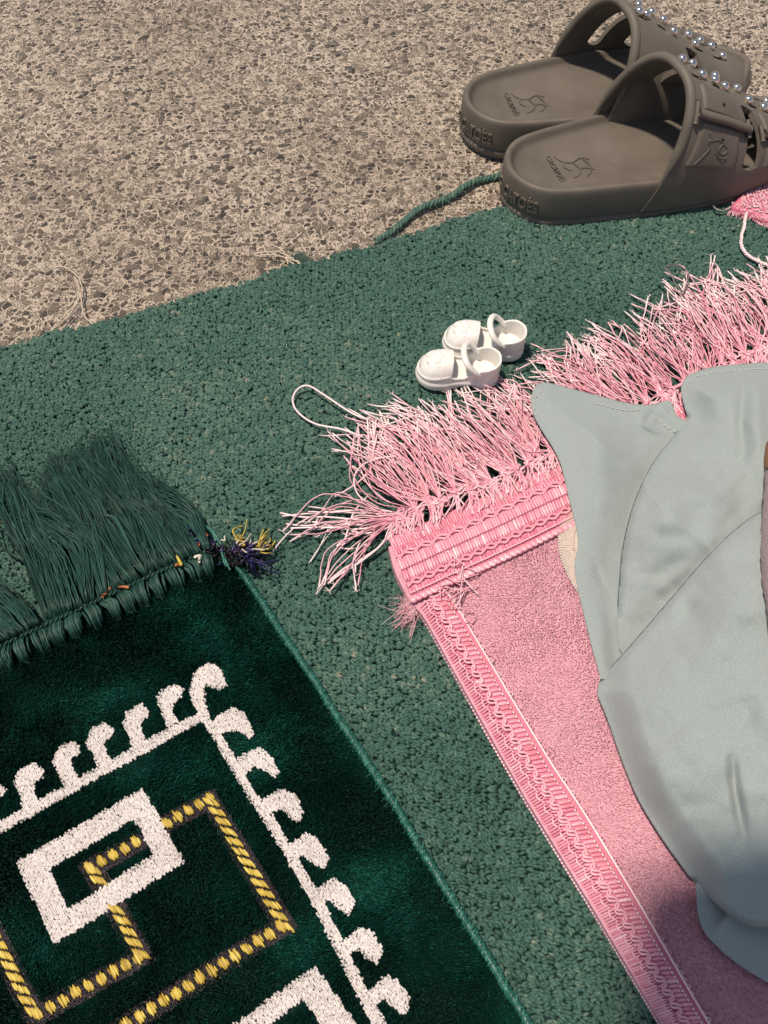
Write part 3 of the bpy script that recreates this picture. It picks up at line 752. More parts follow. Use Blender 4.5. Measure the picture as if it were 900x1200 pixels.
# param strips -------------------------------------------------
class Strip:
    """a band between two traced lines; s runs along it (metres), t across (0..1)"""
    def __init__(s, outer, inner, zprof):
        n = 400
        s.o = G(*resample(catmull(outer, n), n).T, RUG_Z); s.i = G(*resample(catmull(inner, n), n).T, RUG_Z)
        s.L = plen((s.o+s.i)/2); s.n = n; s.zp = zprof
    def at(s, d, t):
        d = np.asarray(d, float); t = np.asarray(t, float)
        f = np.clip(d/s.L, 0, 1)*(s.n-1)
        j = np.arange(s.n)
        o_ = np.stack([np.interp(f, j, s.o[:, k_]) for k_ in range(3)], -1); i_ = np.stack([np.interp(f, j, s.i[:, k_]) for k_ in range(3)], -1)
        p = o_+(i_-o_)*t[..., None]
        p[..., 2] = RUG_Z+np.interp(t, s.zp[0], s.zp[1])+.0008*(fbm(p[..., 0]*45, p[..., 1]*45, 61)-.5)
        return p
    def surf(s, mb, nd, nt, tint, dz=0, t0=0, t1=1, mi=0):
        D, T = np.meshgrid(np.linspace(0, s.L, nd), np.linspace(t0, t1, nt), indexing='ij')
        P = s.at(D, T); P[..., 2] += dz; mb.grid(P, tint, mi)
    def ribs(s, mb, t0, t1, pitch, slant, r, h, tint=(.5, .15), z=0, bl=BLOBH, d0=0, d1=None):
        d = np.arange(d0+pitch*.5, (s.L if d1 is None else d1), pitch); d = d+rng.normal(0, pitch*.06, len(d))
        a = s.at(d-slant*.5, np.full(len(d), t0)); c = s.at(d+slant*.5, np.full(len(d), t1))
        mid = (a+c)/2; m2 = s.at(d, np.full(len(d), (t0+t1)/2)); mid[:, 2] = m2[:, 2]+z
        mb.inst(bl[0], bl[1], mid, frame(c-a, (0, 0, 1), np.linalg.norm(c-a, axis=1)*.56, r*rng.uniform(.9, 1.1, len(d)), h), np.clip(rng.normal(tint[0], tint[1], len(d)), 0, 1))
    def cord(s, mb, tfun, r, n, tint, z=0, zf=None, flat=1.0, d0=0, d1=None):
        d = np.linspace(d0, s.L if d1 is None else d1, n); t = tfun(d); p = s.at(d, t); p[:, 2] += z+(zf(d) if zf else 0)
        mb.tube(p, r, 6, tint, flat=flat)
    def beads(s, mb, t, pitch, r, tint, z=0, el=1.5):
        d = np.arange(0, s.L, pitch); p = s.at(d, np.full(len(d), t)); p[:, 2] += z
        dd = s.at(d+.001, np.full(len(d), t))-s.at(d-.001, np.full(len(d), t))
        mb.inst(ICO1[0], ICO1[1], p, frame(dd, (0, 0, 1), r*el, r, r), np.clip(rng.normal(tint, .08, len(d)), 0, 1))

side = Strip([(489, 712), (500, 728), (540, 800), (580, 873), (619, 940), (660, 1008), (700, 1072), (738, 1136), (776, 1200), (860, 1335)],
             [(521, 692), (532, 705), (570, 768), (610, 834), (648, 896), (684, 950), (728, 1022), (768, 1090), (820, 1180), (905, 1320)],
             ([0, .06, .16, .3, .8, 1], [-.0052, -.0015, .0006, .0012, .0010, .0004]))
pm = MB()
side.surf(pm, 300, 14, .35, 0)
side.ribs(pm, .02, .30, .00125, .0006, .00062, .0006, (.6, .12), .0003)
side.ribs(pm, .30, .56, .0021, .0016, .00085, .0009, (.5, .15), .0004)
side.ribs(pm, .56, .86, .0021, .0014, .0009, .0008, (.55, .13), .0003)
w = 2*np.pi/.0062
for ph, tt, amp in ((0, .44, .085), (.5*np.pi, .47, .07)):
    side.cord(pm, lambda d, ph=ph, tt=tt, amp=amp: tt+amp*np.sign(np.sin(w*d+ph))*np.abs(np.sin(w*d+ph))**.6, .00058, 1500, .78, .0014, lambda d, ph=ph: .0004*np.cos(w*d+ph))
side.cord(pm, lambda d: .24+.035*np.sin(w*1.0*d), .0005, 1200, .7, .0013)
side.beads(pm, .005, .0016, .0005, .97, .0006)
side.beads(pm, .80, .0021, .00045, 1.0, .0012)
side.cord(pm, lambda d: .955+0*d, .0006, 500, .9, .0011, flat=.8)
# picot loops on the inside
dl = np.arange(.003, side.L, .0031)
for d_ in dl:
    th = np.linspace(-.4, np.pi+.4, 8); 
    p = side.at(d_+.0011*np.cos(th), np.clip(.965+.07*np.sin(th)*rng.uniform(.6, 1.3), 0, 1.1)); p[:, 2] += .0012
    if rng.random() < .72: pm.tube(p, .00026, 4, rng.uniform(.7, 1))
side_o = pm.build('side_trim', M_pinkrib)

# end band: runs under the drape to the right
band = Strip([(455, 632), (520, 604), (600, 566), (660, 540), (740, 500), (830, 455), (930, 405), (1060, 340)],
             [(484, 708), (540, 682), (610, 650), (670, 620), (760, 575), (850, 530), (960, 475), (1090, 405)],
             ([0, .1, .3, .5, .75, 1], [.0008, .0012, .0014, .0022, .0014, .0008]))
em = MB()
band.surf(em, 220, 16, .45, .0)
band.ribs(em, .02, .20, .0017, .0004, .00078, .0008, (.55, .14), .0003)
band.ribs(em, .20, .30, .0020, .0004, .0009, .0008, (.45, .12), .0003)
wv = 2*np.pi/.011
band.cord(em, lambda d: .315+.022*np.sin(wv*d), .0009, 900, .6, .0012)
band.cord(em, lambda d: .345+.022*np.sin(wv*d+1.2), .0007, 900, .7, .0009)
band.ribs(em, .37, .55, .0018, .0003, .00088, .0011, (.66, .12), .0007)
band.ribs(em, .53, .70, .0018, .0003, .00088, .0011, (.60, .12), .0007)
band.cord(em, lambda d: .54+0*d, .0003, 500, .25, .0017)
band.cord(em, lambda d: .73+.02*np.sin(wv*1.3*d), .0008, 900, .5, .0010)
band.cord(em, lambda d: .765+.018*np.sin(wv*1.3*d+2), .0008, 900, .65, .0010)
band.ribs(em, .78, .90, .0022, .0002, .0009, .0008, (.4, .12), .0002)
band.cord(em, lambda d: .875+0*d, .0005, 400, .8, .0012)
d = np.arange(.001, band.L, .0036); p = band.at(d, np.full(len(d), .965)); p[:, 2] += .0006
dd = band.at(d+.001, np.full(len(d), .965))-band.at(d-.001, np.full(len(d), .965))
em.inst(ICO2[0], ICO2[1], p, frame(dd, (0, 0, 1), .0020, .0020, .0013), rng.uniform(.4, .75, len(d)))
for d_ in d:
    th = np.linspace(-.3, np.pi+.3, 9)
    q_ = band.at(d_+.0017*np.cos(th), .945+.055*np.sin(th)); q_[:, 2] += .0013
    em.tube(q_, .00045, 5, rng.uniform(.6, .95))
for _ in range(26):  # loose stitches where the two trims meet
    c = A([535, 685])+rng.normal(0, 1, 2)*A([9, 14]); dd = rng.normal(0, 9, 2)
    z_ = RUG_Z+.003+rng.uniform(0, .001)
    em.tube(catmull(A([G(*(c-dd), z_-.001), G(*c, z_+.001), G(*(c+dd), z_-.001)]), 8), .0003, 4, rng.uniform(.7, 1))
for _ in range(170):  # grey-pink fluff at the left corner
    c = A([482, 712])+rng.normal(0, 1, 2)*A([5, 9]); dd = A([-8, 6])+rng.normal(0, 8, 2)
    em.tube(catmull(A([G(*c, RUG_Z-.001), G(*(c+dd*.5), CT+.003+rng.uniform(0, .002)), G(*(c+dd), CT+.002)]), 6), .00012, 3, rng.uniform(.7, 1), cap=False)
band_o = em.build('end_band', M_pinkrib)

# plush field
field_px = catmull([(521, 692), (570, 768), (610, 834), (648, 896), (684, 950), (728, 1022), (768, 1090), (820, 1180), (905, 1320)], 60)
field_poly = np.vstack([field_px, [(1000, 1320), (1000, 455), (960, 475), (850, 530), (760, 575), (670, 620), (610, 650), (540, 682)]])
fw = G(field_poly[:, 0], field_poly[:, 1], RUG_Z)[:, :2]
fm = fibres(fw, RUG_Z-.0010, .00072, .0017, .00060, (.15, -.2, 2.4), 70, None, (A([-.1, -.03]), A([.30, .5])),
            lambda q: .5+.55*(fbm(q[:, 0]*45, q[:, 1]*45, 77, 4)-.5)+(rng.random(len(q)) < .03)*.4)
plush_o = fm.build('plush_pile', M_pinkpile); plush_o['kind'] = 'stuff'

# fringe: lattice of knots along the top edge and the loose threads
CLOTH_OUTLINE = [(622, 468), (627, 453), (640, 448), (665, 454), (700, 463), (735, 472), (765, 474), (781, 469), (788, 474), (793, 486), (803, 492), (805, 488), (800, 470), (798, 454), (806, 440), (830, 431), (860, 427), (900, 425), (960, 428), (1060, 436), (1150, 470),
            (1190, 620), (1190, 900), (1160, 1150), (1080, 1230), (1000, 1205), (940, 1172), (900, 1152), (862, 1128), (838, 1107), (824, 1090), (817, 1066), (815, 1040), (802, 1020), (783, 994), (762, 962), (744, 930), (727, 888), (712, 845), (699, 813), (697, 806), (703, 795), (693, 757), (684, 720), (677, 690), (673, 662), (677, 640), (675, 618), (666, 582), (658, 548), (649, 527), (634, 503), (624, 483)]
_cl = catmull(CLOTH_OUTLINE, 300, closed=True)
def under(p):
    k_ = inside(_cl, PX(p)); p = p.copy(); p[k_, 2] = np.minimum(p[k_, 2], RUG_Z+.0006+.0010*rng.random()); return p
pf = MB()
root_line = resample(catmull([(462, 607), (500, 592), (560, 570), (620, 545), (670, 517), (720, 492), (780, 462), (840, 432), (900, 403), (980, 362), (1060, 322)], 200), 200)
Lr = plen(root_line); npx = 15.5
nr = int(Lr/npx)
for i in range(nr+1):
    rp = root_line[min(int(i/nr*199), 199)]+rng.normal(0, 1.2, 2)
    x_ = rp[0]
    # coiled knot
    c = G(*rp, RUG_Z+.0025)
    for q_ in range(9):
        th = np.linspace(0, 2*np.pi, 12, endpoint=False)
        a_ = rng.normal(0, 1, 3); a_ /= np.linalg.norm(a_); b_ = np.cross(a_, rng.normal(0, 1, 3)); b_ /= np.linalg.norm(b_)
        rr_ = rng.uniform(.0014, .0026)
        pf.tube(c+rng.normal(0, .0015, 3)*A([1, 1, .45])+rr_*(np.cos(th)[:, None]*a_+np.sin(th)[:, None]*b_)*A([1, 1, .6]), .00052, 5, rng.uniform(.25, .7), closed=True)
    # threads from the knot down to the band
    for q_ in range(10):
        tgt = rp+A([rng.uniform(-11, 15), rng.uniform(18, 30)])+A([1, -.48])*rng.normal(0, 5)
        p = A([G(*(rp+rng.normal(0, 2.5, 2)), RUG_Z+.003), G(*((rp+tgt)/2+rng.normal(0, 4, 2)), RUG_Z+.0035), G(*tgt, RUG_Z+.0015)])
        pf.tube(catmull(p, 8), .00045, 5, rng.uniform(.2, .75), cap=False)
    # side links to the next knot
    for q_ in range(3):
        tgt = rp+A([npx*.9, -npx*.44])+rng.normal(0, 2, 2)
        p = A([G(*rp, RUG_Z+.003), G(*((rp+tgt)/2+A([0, rng.uniform(-3, 5)])), RUG_Z+.004), G(*tgt, RUG_Z+.003)])
        pf.tube(catmull(p, 8), .00048, 5, rng.uniform(.3, .8), cap=False)
    # loose threads
    if x_ < 480: off, sp, nst, lf = A([-115, 18]), 26, 12, 1
    elif x_ < 500: off, sp, nst, lf = A([-92, -70]), 30, 14, 1
    elif x_ < 640: off, sp, nst, lf = A([-80, -94]), 17, 18, 1
    elif x_ < 700: off, sp, nst, lf = A([-66, -58]), 12, 14, 1
    elif x_ < 780: off, sp, nst, lf = A([-84, -70]), 17, 16, 1
    else: off, sp, nst, lf = A([-56, -80]), 17, 16, 1
    cl = rng.normal(0, 8, 2); ncl = 6
    ct = rng.normal(0, 1, (ncl, 2))*A([sp*.62, sp*.5]); cb_ = rng.normal(.03, .15, ncl); cs_ = rng.uniform(.72, 1.06, ncl); wild = rng.random(ncl) < .12
    cw = rng.normal(0, 24, (ncl, 2))*A([1, .5])
    for q_ in range(int(nst*1.45)):
        g_ = q_ % ncl
        o2 = (off+cl)*cs_[g_]*rng.uniform(.93, 1.05)+ct[g_]+rng.normal(0, 4.5, 2)
        if x_ < 480 and g_ < 2: o2 = A([-75, 70])+ct[g_]*.8+rng.normal(0, 5, 2)
        if wild[g_]: o2 = o2*.8+cw[g_]
        if rng.random() < .10: o2 = o2*rng.uniform(.6, .95)+rng.normal(0, 20, 2)*A([1, .5])
        tip = rp+o2
        bend = A([-o2[1], o2[0]])*(cb_[g_]+rng.normal(0, .05))
        m1 = rp+o2*.33+bend*.8+rng.normal(0, 2.2, 2); m2 = rp+o2*.68+bend*rng.normal(1, .3)+rng.normal(0, 2.5, 2)
        h1 = rng.uniform(.0008, .0048)
        zz = [RUG_Z+.003, max(RUG_Z+h1, CT+.003), CT+.002+h1*.9, CT+.001+rng.uniform(0, .004)]
        p = A([G(*q2, z_) for q2, z_ in zip((rp, m1, m2, tip), zz)])
        ps = under(catmull(p, 18)); ps[1:-1] += rng.normal(0, .00016, (16, 3))
        tn = np.linspace(0, 1, 18)
        t0 = rng.uniform(.2, .82); tt = np.clip(t0+(tn-.5)*.4+(tn > .92)*.2, 0, 1)
        rad = np.full(18, .00034*rng.uniform(.8, 1.2)); rad[-3:] *= A([1.15, 1.5, 1.3])
        pf.tube(ps, rad, 5, tt)
        if rng.random() < .45:
            for w_ in range(4):
                e2 = p[-1]+np.r_[rng.normal(-.0006, .0015), rng.normal(.0012, .0012), rng.normal(0, .0004)]
                pf.tube(A([p[-1], (p[-1]+e2)/2, e2]), .00016, 3, 1.0, cap=False)
# stray threads traced one by one
def stray(pts, zs, r=.0005, t=.85, n=40): pf.tube(pxpath(pts, zs, n), r, 6, t)
stray([(425, 512), (400, 503), (370, 497), (350, 484), (343, 470), (348, 457), (361, 452), (380, 463), (412, 484), (432, 492)], [CT+.004, CT+.003, CT+.003, CT+.006, CT+.004], .0006, .9)
stray([(470, 612), (430, 610), (385, 606), (355, 606), (328, 601)], [RUG_Z+.003, CT+.005, CT+.003, CT+.002], t=.85)
stray([(470, 616), (432, 616), (390, 612), (360, 616), (335, 614)], [RUG_Z+.003, CT+.004, CT+.003, CT+.002], t=.8)
stray([(470, 608), (430, 598), (395, 600), (360, 602), (330, 605)], [RUG_Z+.003, CT+.006, CT+.003, CT+.002], t=.75)
stray([(468, 612), (420, 620), (380, 618), (340, 619)], [RUG_Z+.003, CT+.004, CT+.002], t=.95)
stray([(468, 612), (430, 625), (400, 618), (370, 612), (350, 612)], [RUG_Z+.003, CT+.003, CT+.002], t=.9)
stray([(343, 620), (330, 633), (317, 650)], [CT+.003, CT+.004, CT+.003], .0004, .9)
stray([(462, 616), (445, 640), (420, 660), (400, 672), (384, 684)], [RUG_Z+.003, CT+.005, CT+.003, CT+.002], .0006, .9)
stray([(465, 618), (448, 638), (424, 655), (404, 666), (386, 680)], [RUG_Z+.003, CT+.004, CT+.003, CT+.002], .0006, .8)
stray([(432, 580), (415, 600), (408, 620), (404, 632), (395, 640), (405, 643), (420, 642), (435, 635)], [CT+.004, CT+.006, CT+.003, CT+.002], .0005, .9)
stray([(460, 600), (440, 595), (420, 580), (415, 560), (425, 545), (445, 537), (470, 534)], [RUG_Z+.003, CT+.006, CT+.006, CT+.005], .0005, .8)
stray([(392, 582), (405, 575), (420, 565), (430, 555)], [CT+.002, CT+.003, CT+.004], .0005, .75)
stray([(388, 612), (375, 640), (364, 658)], [CT+.003, CT+.002, CT+.001], .00025, 1)
stray([(395, 615), (378, 636), (362, 660)], [CT+.003, CT+.002, CT+.001], .00022, 1)
stray([(700, 365), (730, 350), (760, 395)], [CT+.003, CT+.004, CT+.004], .0004, .9) if False else None
pf_o = pf.build('fringe', M_pinkthread)
wb_ = MB(); wb_.tube(pxpath([(802, 348), (792, 333), (785, 320), (780, 314), (788, 311), (798, 313), (807, 320), (805, 332), (800, 346)], [CT+.006, CT+.010, CT+.012, CT+.010, CT+.006], 40), .00042, 6)
wire_o = wb_.build('loose_loop', M_wire)
adopt(rug, rug_base, side_o, band_o, plush_o, pf_o, wire_o)
tag(rug, 'pink plush prayer rug with braided trim and pale fringe, half under the grey-green cloth', 'prayer rug')

# ------------------------------------------------------------------ second pink rug by the sandal's toe
r2 = empty('pink_rug_corner', tuple(G(930, 210, 0)))
p2 = catmull([(857, 239), (864, 229), (866, 205), (868, 180), (874, 150), (884, 136), (900, 126), (980, 105), (1130, 80), (1190, 200), (1060, 285), (960, 268), (905, 258), (885, 249), (868, 244)], 90, closed=True)
Z2 = .0135
p2w = G(p2[:, 0], p2[:, 1], Z2)[:, :2]
tb2 = MB()
c2 = p2w.mean(0)
ringz = [(0, .0045), (0, .008), (.002, .0115), (.006, Z2-.0005)]
Ps = []
for dd, zz in ringz:
    q_ = shrink(p2w, dd); Ps.append(np.c_[q_, np.full(len(q_), zz)])
tb2.grid(np.stack(Ps), .4, 0, closed_v=True)
q_ = shrink(p2w, .006); r_ = delaunay_2d_cdt([Vector(p) for p in q_], [], [list(range(len(q_)))], 1, 1e-7)
tb2.add([[p.x, p.y, Z2-.0005] for p in r_[0]], [list(f) for f in r_[2]], .45)
slab2_o = tb2.build('woven_ground', M_pinkground)
lb2 = MB()
lo, hi = p2w.min(0), p2w.max(0)
g1, g2 = np.meshgrid(np.arange(lo[0], hi[0], .0021), np.arange(lo[1], hi[1], .0019)); q_ = np.c_[g1.ravel(), g2.ravel()]+rng.normal(0, .0004, (g1.size, 2))
q_ = q_[inside(shrink(p2w, -.0005), q_)]
edge_d = dist_poly(p2w, q_, True)[0]
zz = Z2-.0065*np.clip(1-edge_d/.006, 0, 1)**2
lb2.inst(BLOB[0], BLOB[1], np.c_[q_, zz], frame(A([.4, -1, 0])+rng.normal(0, .6, (len(q_), 3))*A([1, 1, .15]), (0, 0, 1), rng.uniform(.001, .0017, len(q_)), .0007, .0009), np.clip(rng.normal(.72, .18, len(q_)), 0, 1))
for i in range(0, len(p2w), 1):
    if p2[i, 0] < 930:
        base = np.r_[p2w[i], Z2-.004]
        for _ in range(4 if p2[i, 1] < 160 else 1):
            dv = rng.normal(0, .002, 3)+A([-.0015, .002 if p2[i, 1] < 160 else -.001, 0]); 
            if p2[i, 1] < 160: dv = dv*2
            lb2.tube(catmull(A([base, base+dv*.6+[0, 0, .001], base+dv-[0, 0, .001]]), 6), .00036, 4, rng.uniform(.6, 1), cap=False)
loops2_o = lb2.build('looped_trim', M_pinkpile)
sb2 = MB()
st_path = pxpath([(876, 246), (873, 256), (872, 266), (869, 276), (869, 288), (875, 298), (886, 305), (900, 311), (925, 318), (960, 320)], [Z2-.004, CT+.005, CT+.003, CT+.002, CT+.002, CT+.003, CT+.003], 90)
twisted(sb2, st_path, .0010, 3, 12, .92, jit=.0001)
string_o = sb2.build('loose_string', M_pinkthread)
adopt(r2, slab2_o, loops2_o, string_o)
tag(r2, 'corner of a second pink rug tucked under the near sandal at the right', 'rug')

# ------------------------------------------------------------------ sandals
SOLE_L = .250
half = A([(0, 0), (.0045, .0170), (.016, .0295), (.034, .0352), (.066, .0395), (.096, .0430), (.124, .0440), (.150, .0440), (.176, .0400), (.197, .030), (.210, .015), (.216, 0)])
def hwid(x): return np.interp(x, half[:, 0], half[:, 1])
def make_sandal(mir, loc, yaw, label, skew=0.0):
    root = empty('sandal', loc, yaw)
    ol = catmull(np.vstack([half, (half[1:-1]*A([1, -1]))[::-1]]), 160, closed=True)   # heel back, far side, toe, near side
    ol = resample(np.vstack([ol, ol[:1]]), 161)[:-1]
    nrm = np.roll(ol, -1, 0)-np.roll(ol, 1, 0); nrm = np.c_[nrm[:, 1], -nrm[:, 0]]; nrm /= np.linalg.norm(nrm, axis=1)[:, None]
    if (nrm*(ol-A([.108, 0]))).sum() < 0: nrm = -nrm
    x = ol[:, 0]
    spring = (.009)*np.clip((x-.140)/.078, 0, 1)**1.6
    rim = .031-.005*smooth(.09, .17, x)
    def ringat(o, z): return np.c_[ol-nrm*o, z]
    rs = [ringat(.008, 0*x+spring), ringat(.0025, .0006+spring), ringat(.0005, .004+spring), ringat(.0004, .0072+spring), ringat(.0022, .0079+spring), ringat(.0022, .0086+spring), ringat(.0007, .0094+spring),
          ringat(.0004, .014+spring), ringat(.0008, rim*.72+spring), ringat(.0014, rim-.0022+spring), ringat(.0024, rim-.0006+spring), ringat(.0042, rim+spring), ringat(.0058, rim-.0007+spring), ringat(.0070, rim-.0026+spring), ringat(.0085, rim-.0052+spring)]
    inner = ol-nrm*.0085
    spine = np.c_[np.clip(inner[:, 0], .036, .182), 0*x]
    for f in (.15, .32, .5, .7, .88, 1.0):
        q = inner+(spine-inner)*f; xx = q[:, 0]
        dep = .0056+.0035*f*(2-f)*(1-.6*smooth(.07, .13, xx))
        rs.append(np.c_[q, np.interp(q[:, 0], [0, .09, .17, .22], [.031, .031, .026, .026])-dep+(.009)*np.clip((xx-.140)/.078, 0, 1)**1.6])
    P = np.stack(rs); P[..., 1] *= mir
    mb = MB(); mb.grid(P if mir > 0 else P[:, ::-1], .5, closed_v=True)
    b0 = rs[0].copy(); b0[:, 1] *= mir
    mb.add(np.vstack([b0]), [[0, i, i+1] for i in range(1, len(b0)-1)], .5)
    sole = mb.build('sole', M_eva, root)
    sd = sole.modifiers.new('s', 'SUBSURF'); sd.levels = 1; sd.render_levels = 1
    # strap surface
    def S(u, v, off=0.0):
        u = np.asarray(u, float); v = np.asarray(v, float)
        def base(u, v):
            x0 = .075+.131*v-skew*np.cos(np.pi*u); lean = .034*(1-v)**1.3+.003*v
            yh = hwid(x0)+.0008-.0004
            th = np.pi*u; c = np.cos(th); s = np.clip(np.sin(th), 0, 1)
            hz = np.interp(v, [0, .25, .5, .75, 1], [.086, .073, .057, .043, .031])
            zb = .010+(.009)*np.clip((x0-.140)/.078, 0, 1)**1.6
            y = yh*np.sign(c)*np.abs(c)**.78*(1+.05*np.sin(np.clip(s, 0, 1)*np.pi))
            z = zb+(hz-zb)*s**.82
            return np.stack([x0+lean*s**.75, y*mir, z], -1)
        p = base(u, v)
        if np.any(off):
            e = 1e-3
            du = base(np.clip(u+e, 0, 1), v)-base(np.clip(u-e, 0, 1), v); dv = base(u, v+e)-base(u, v-e)
            n = np.cross(dv, du); n /= np.linalg.norm(n, axis=-1, keepdims=True)+1e-12
            ctr = np.stack([p[..., 0]*0+p[..., 0], 0*p[..., 1], 0*p[..., 2]+.012], -1)
            sg = np.sign(((p-ctr)*n).sum(-1, keepdims=True)); p = p+n*sg*np.asarray(off)[..., None]
        return p
    nu, nv = 220, 130
    U, Vv = np.meshgrid(np.linspace(0, 1, nu), np.linspace(0, 1, nv), indexing='ij')
    # the front edge of the strap sweeps back over the toes
    Po = S(U, Vv); Pi = S(U, Vv, -.0036*np.ones_like(U))
    hole = np.zeros((nu-1, nv-1), bool); uc = (U[:-1, :-1]+U[1:, 1:])/2; vc = (Vv[:-1, :-1]+Vv[1:, 1:])/2
    def slit(u0, u1, v0, v1):   # rounded slot
        du = np.clip(np.maximum(u0+.02-uc, uc-(u1-.02)), 0, None)/.02; dv = np.abs(vc-(v0+v1)/2)/((v1-v0)/2)
        return (dv**2+du**2 < 1) & (uc > u0) & (uc < u1)
    hole |= slit(.58, .89, .435, .545) | slit(.11, .42, .435, .545)
    hole |= slit(.10, .44, .20, .28) if mir > 0 else slit(.56, .90, .18, .27)
    for (a_, b_) in ((.545, .10), (.545, .27), (.545, .60), (.545, .76), (.455, .10), (.455, .27), (.455, .60), (.455, .76)):
        hole |= (np.abs(uc-a_) < .011) & (np.abs(vc-b_) < .042)
    mb = MB(); idx = np.arange(nu*nv).reshape(nu, nv); n0 = nu*nv
    keep = ~hole
    def quads(ix, flip):
        q = np.stack([ix[:-1, :-1], ix[1:, :-1], ix[1:, 1:], ix[:-1, 1:]], -1)[keep]
        return q[:, ::-1] if flip else q
    fl_ = mir < 0
    fs = [quads(idx, fl_), quads(idx+n0, not fl_)]
    walls = []
    def wall(a, b): walls.append([a, b, b+n0, a+n0])
    kp = np.pad(keep, 1, constant_values=False)
    for i in range(nu-1):
        for j in range(nv-1):
            if keep[i, j]:
                if not kp[i, j+1]: wall(idx[i, j+1], idx[i, j])
                if not kp[i+2, j+1]: wall(idx[i+1, j], idx[i+1, j+1])
                if not kp[i+1, j]: wall(idx[i, j], idx[i+1, j])
                if not kp[i+1, j+2]: wall(idx[i+1, j+1], idx[i, j+1])
    Vs = np.vstack([Po.reshape(-1, 3), Pi.reshape(-1, 3)])
    mb.add(Vs, np.vstack(fs+[A(walls)]), .5)
    # thick bead round the back opening and the front edge
    uu = np.linspace(.0, 1, 90)
    mb.tube(S(uu, 0*uu, -.0016*np.ones(90)), .0007+.0026*smooth(.03, .16, np.minimum(uu, 1-uu)), 10, flat=.9)
    mb.tube(S(uu, 0*uu+1, -.0016*np.ones(90)), .0007+.0019*smooth(.03, .16, np.minimum(uu, 1-uu)), 8)
    upper = mb.build('strap_upper', M_eva, root)
    bv = upper.modifiers.new('e', 'EDGE_SPLIT'); bv.split_angle = R(50)
    # decorative moulded straps and buckles on the outer side
    def panel(mb, u0, u1, v0, v1, off, n=26, taper=0):
        uu_, vv_ = np.meshgrid(np.linspace(u0, u1, n), np.linspace(v0, v1, n), indexing='ij')
        if taper: vv_ = (v0+v1)/2+(vv_-(v0+v1)/2)*(1-taper*((uu_-u0)/(u1-u0)))
        e = np.minimum(np.minimum(np.arange(n), n-1-np.arange(n))[:, None], np.minimum(np.arange(n), n-1-np.arange(n))[None])
        o_ = np.where(e == 0, -.0006, np.where(e == 1, off*.75, off))
        p = S(uu_, vv_, o_)
        # pull ring 1 onto ring 0 outline for a crisp edge
        mb.grid(p if mir > 0 else p[:, ::-1], .5)
    mid_o = None
    for v0, v1 in (((.06, .40), (.57, .90)) if mir > 0 else ((.57, .90),)):
        mb = MB()
        panel(mb, .585, .700, v0+.02, v1-.03, .0015)
        panel(mb, .735, .890, v0+.02, v1-.03, .0013, taper=-.12)
        vv = np.linspace(v0-.03, v1+.03, 24)
        bar = S(0*vv+.717, vv, .0022*np.ones(24)); mb.tube(bar, .0036, 8, flat=.7)
        for ve in (v0-.03, v1+.03):    # the buckle's two side bars
            uu2 = np.linspace(.675, .755, 12); mb.tube(S(uu2, 0*uu2+ve, .0016*np.ones(12)), .0016, 6)
        bk = mb.build('moulded_buckle', M_eva, root)
        hb = MB()
        for uu_ in (.655, .79):
            vm = (v0+v1)/2+.01
            th = np.linspace(0, 2*np.pi, 12, endpoint=False)
            hb.tube(A([S(A(uu_), A(vm), A(.0003)), S(A(uu_), A(vm), A(.0017))]), .0013, 8)  # solid near-black plug: the shade inside a strap hole put into its colour
        hb.build('hole_shade_plug', M_dark, bk)
        eb_ = MB()   # small bird mark in raised line below the buckle
        if v0 < .3:
            for line in ([(.775, .14), (.79, .16), (.80, .15), (.82, .17), (.85, .14), (.875, .11)], [(.80, .15), (.79, .21), (.80, .26)], [(.80, .25), (.815, .29), (.835, .27), (.825, .23), (.80, .25)], [(.835, .22), (.85, .26), (.845, .30), (.86, .27)]):
                lp = catmull(line, 22); eb_.tube(S(lp[:, 0], lp[:, 1], .0014*np.ones(22)), .0005, 5)
            eb_.build('bird_mark', M_eva, bk)
    # chrome studs along the top
    for vv, us in ((.05, (.47,)), (.15, (.475, .53)), (.27, (.53,)), (.36, (.47, .525)), (.57, (.475, .525)), (.70, (.53,)), (.80, (.47, .525))):
        for uu_ in us:
            sm = MB(); c = S(A(uu_+rng.normal(0, .004)), A(vv+rng.normal(0, .01)), A(.0014))
            sm.inst(ICO3[0], ICO3[1], c[None], (np.eye(3)*.0031)[None])
            sm.build('stud', M_chrome, root)
    # raised word round the heel, and a stamp on the footbed
    def text_mesh(body, size, extr):
        cu = bpy.data.curves.new('t', 'FONT'); cu.body = body; cu.size = size; cu.extrude = extr; cu.align_x = 'CENTER'; cu.offset = size*.012; cu.resolution_u = 3
        cu.space_character = 1.06
        o = bpy.data.objects.new('t', cu); COL.objects.link(o)
        dg = bpy.context.evaluated_depsgraph_get()
        me = bpy.data.meshes.new_from_object(o.evaluated_get(dg)); bpy.data.objects.remove(o); bpy.data.curves.remove(cu)
        bm = bmesh.new(); bm.from_mesh(me); bmesh.ops.triangulate(bm, faces=bm.faces)
        for _ in range(2):
            bmesh.ops.subdivide_edges(bm, edges=[e for e in bm.edges if e.calc_length() > .0022], cuts=1)
            bmesh.ops.triangulate(bm, faces=bm.faces)
        v = A([q.co[:] for q in bm.verts]); f = A([[w_.index for w_ in q.verts] for q in bm.faces]); bm.free(); bpy.data.meshes.remove(me)
        return v, f
    v, f = text_mesh('CACATOÈS', .0118, .0007)
    v[:, 0] = v[:, 0]*.66+.0115
    # arc length from the heel's back, towards the near (right) side
    near = ol[::-1][:60] if False else None
    s_pts = np.vstack([ol[-50:], ol[:50]])          # near side -> heel back -> far side
    s_len = np.r_[0, np.cumsum(np.linalg.norm(np.diff(s_pts, axis=0), axis=1))]; s0 = s_len[50]
    sn = np.vstack([nrm[-50:], nrm[:50]])
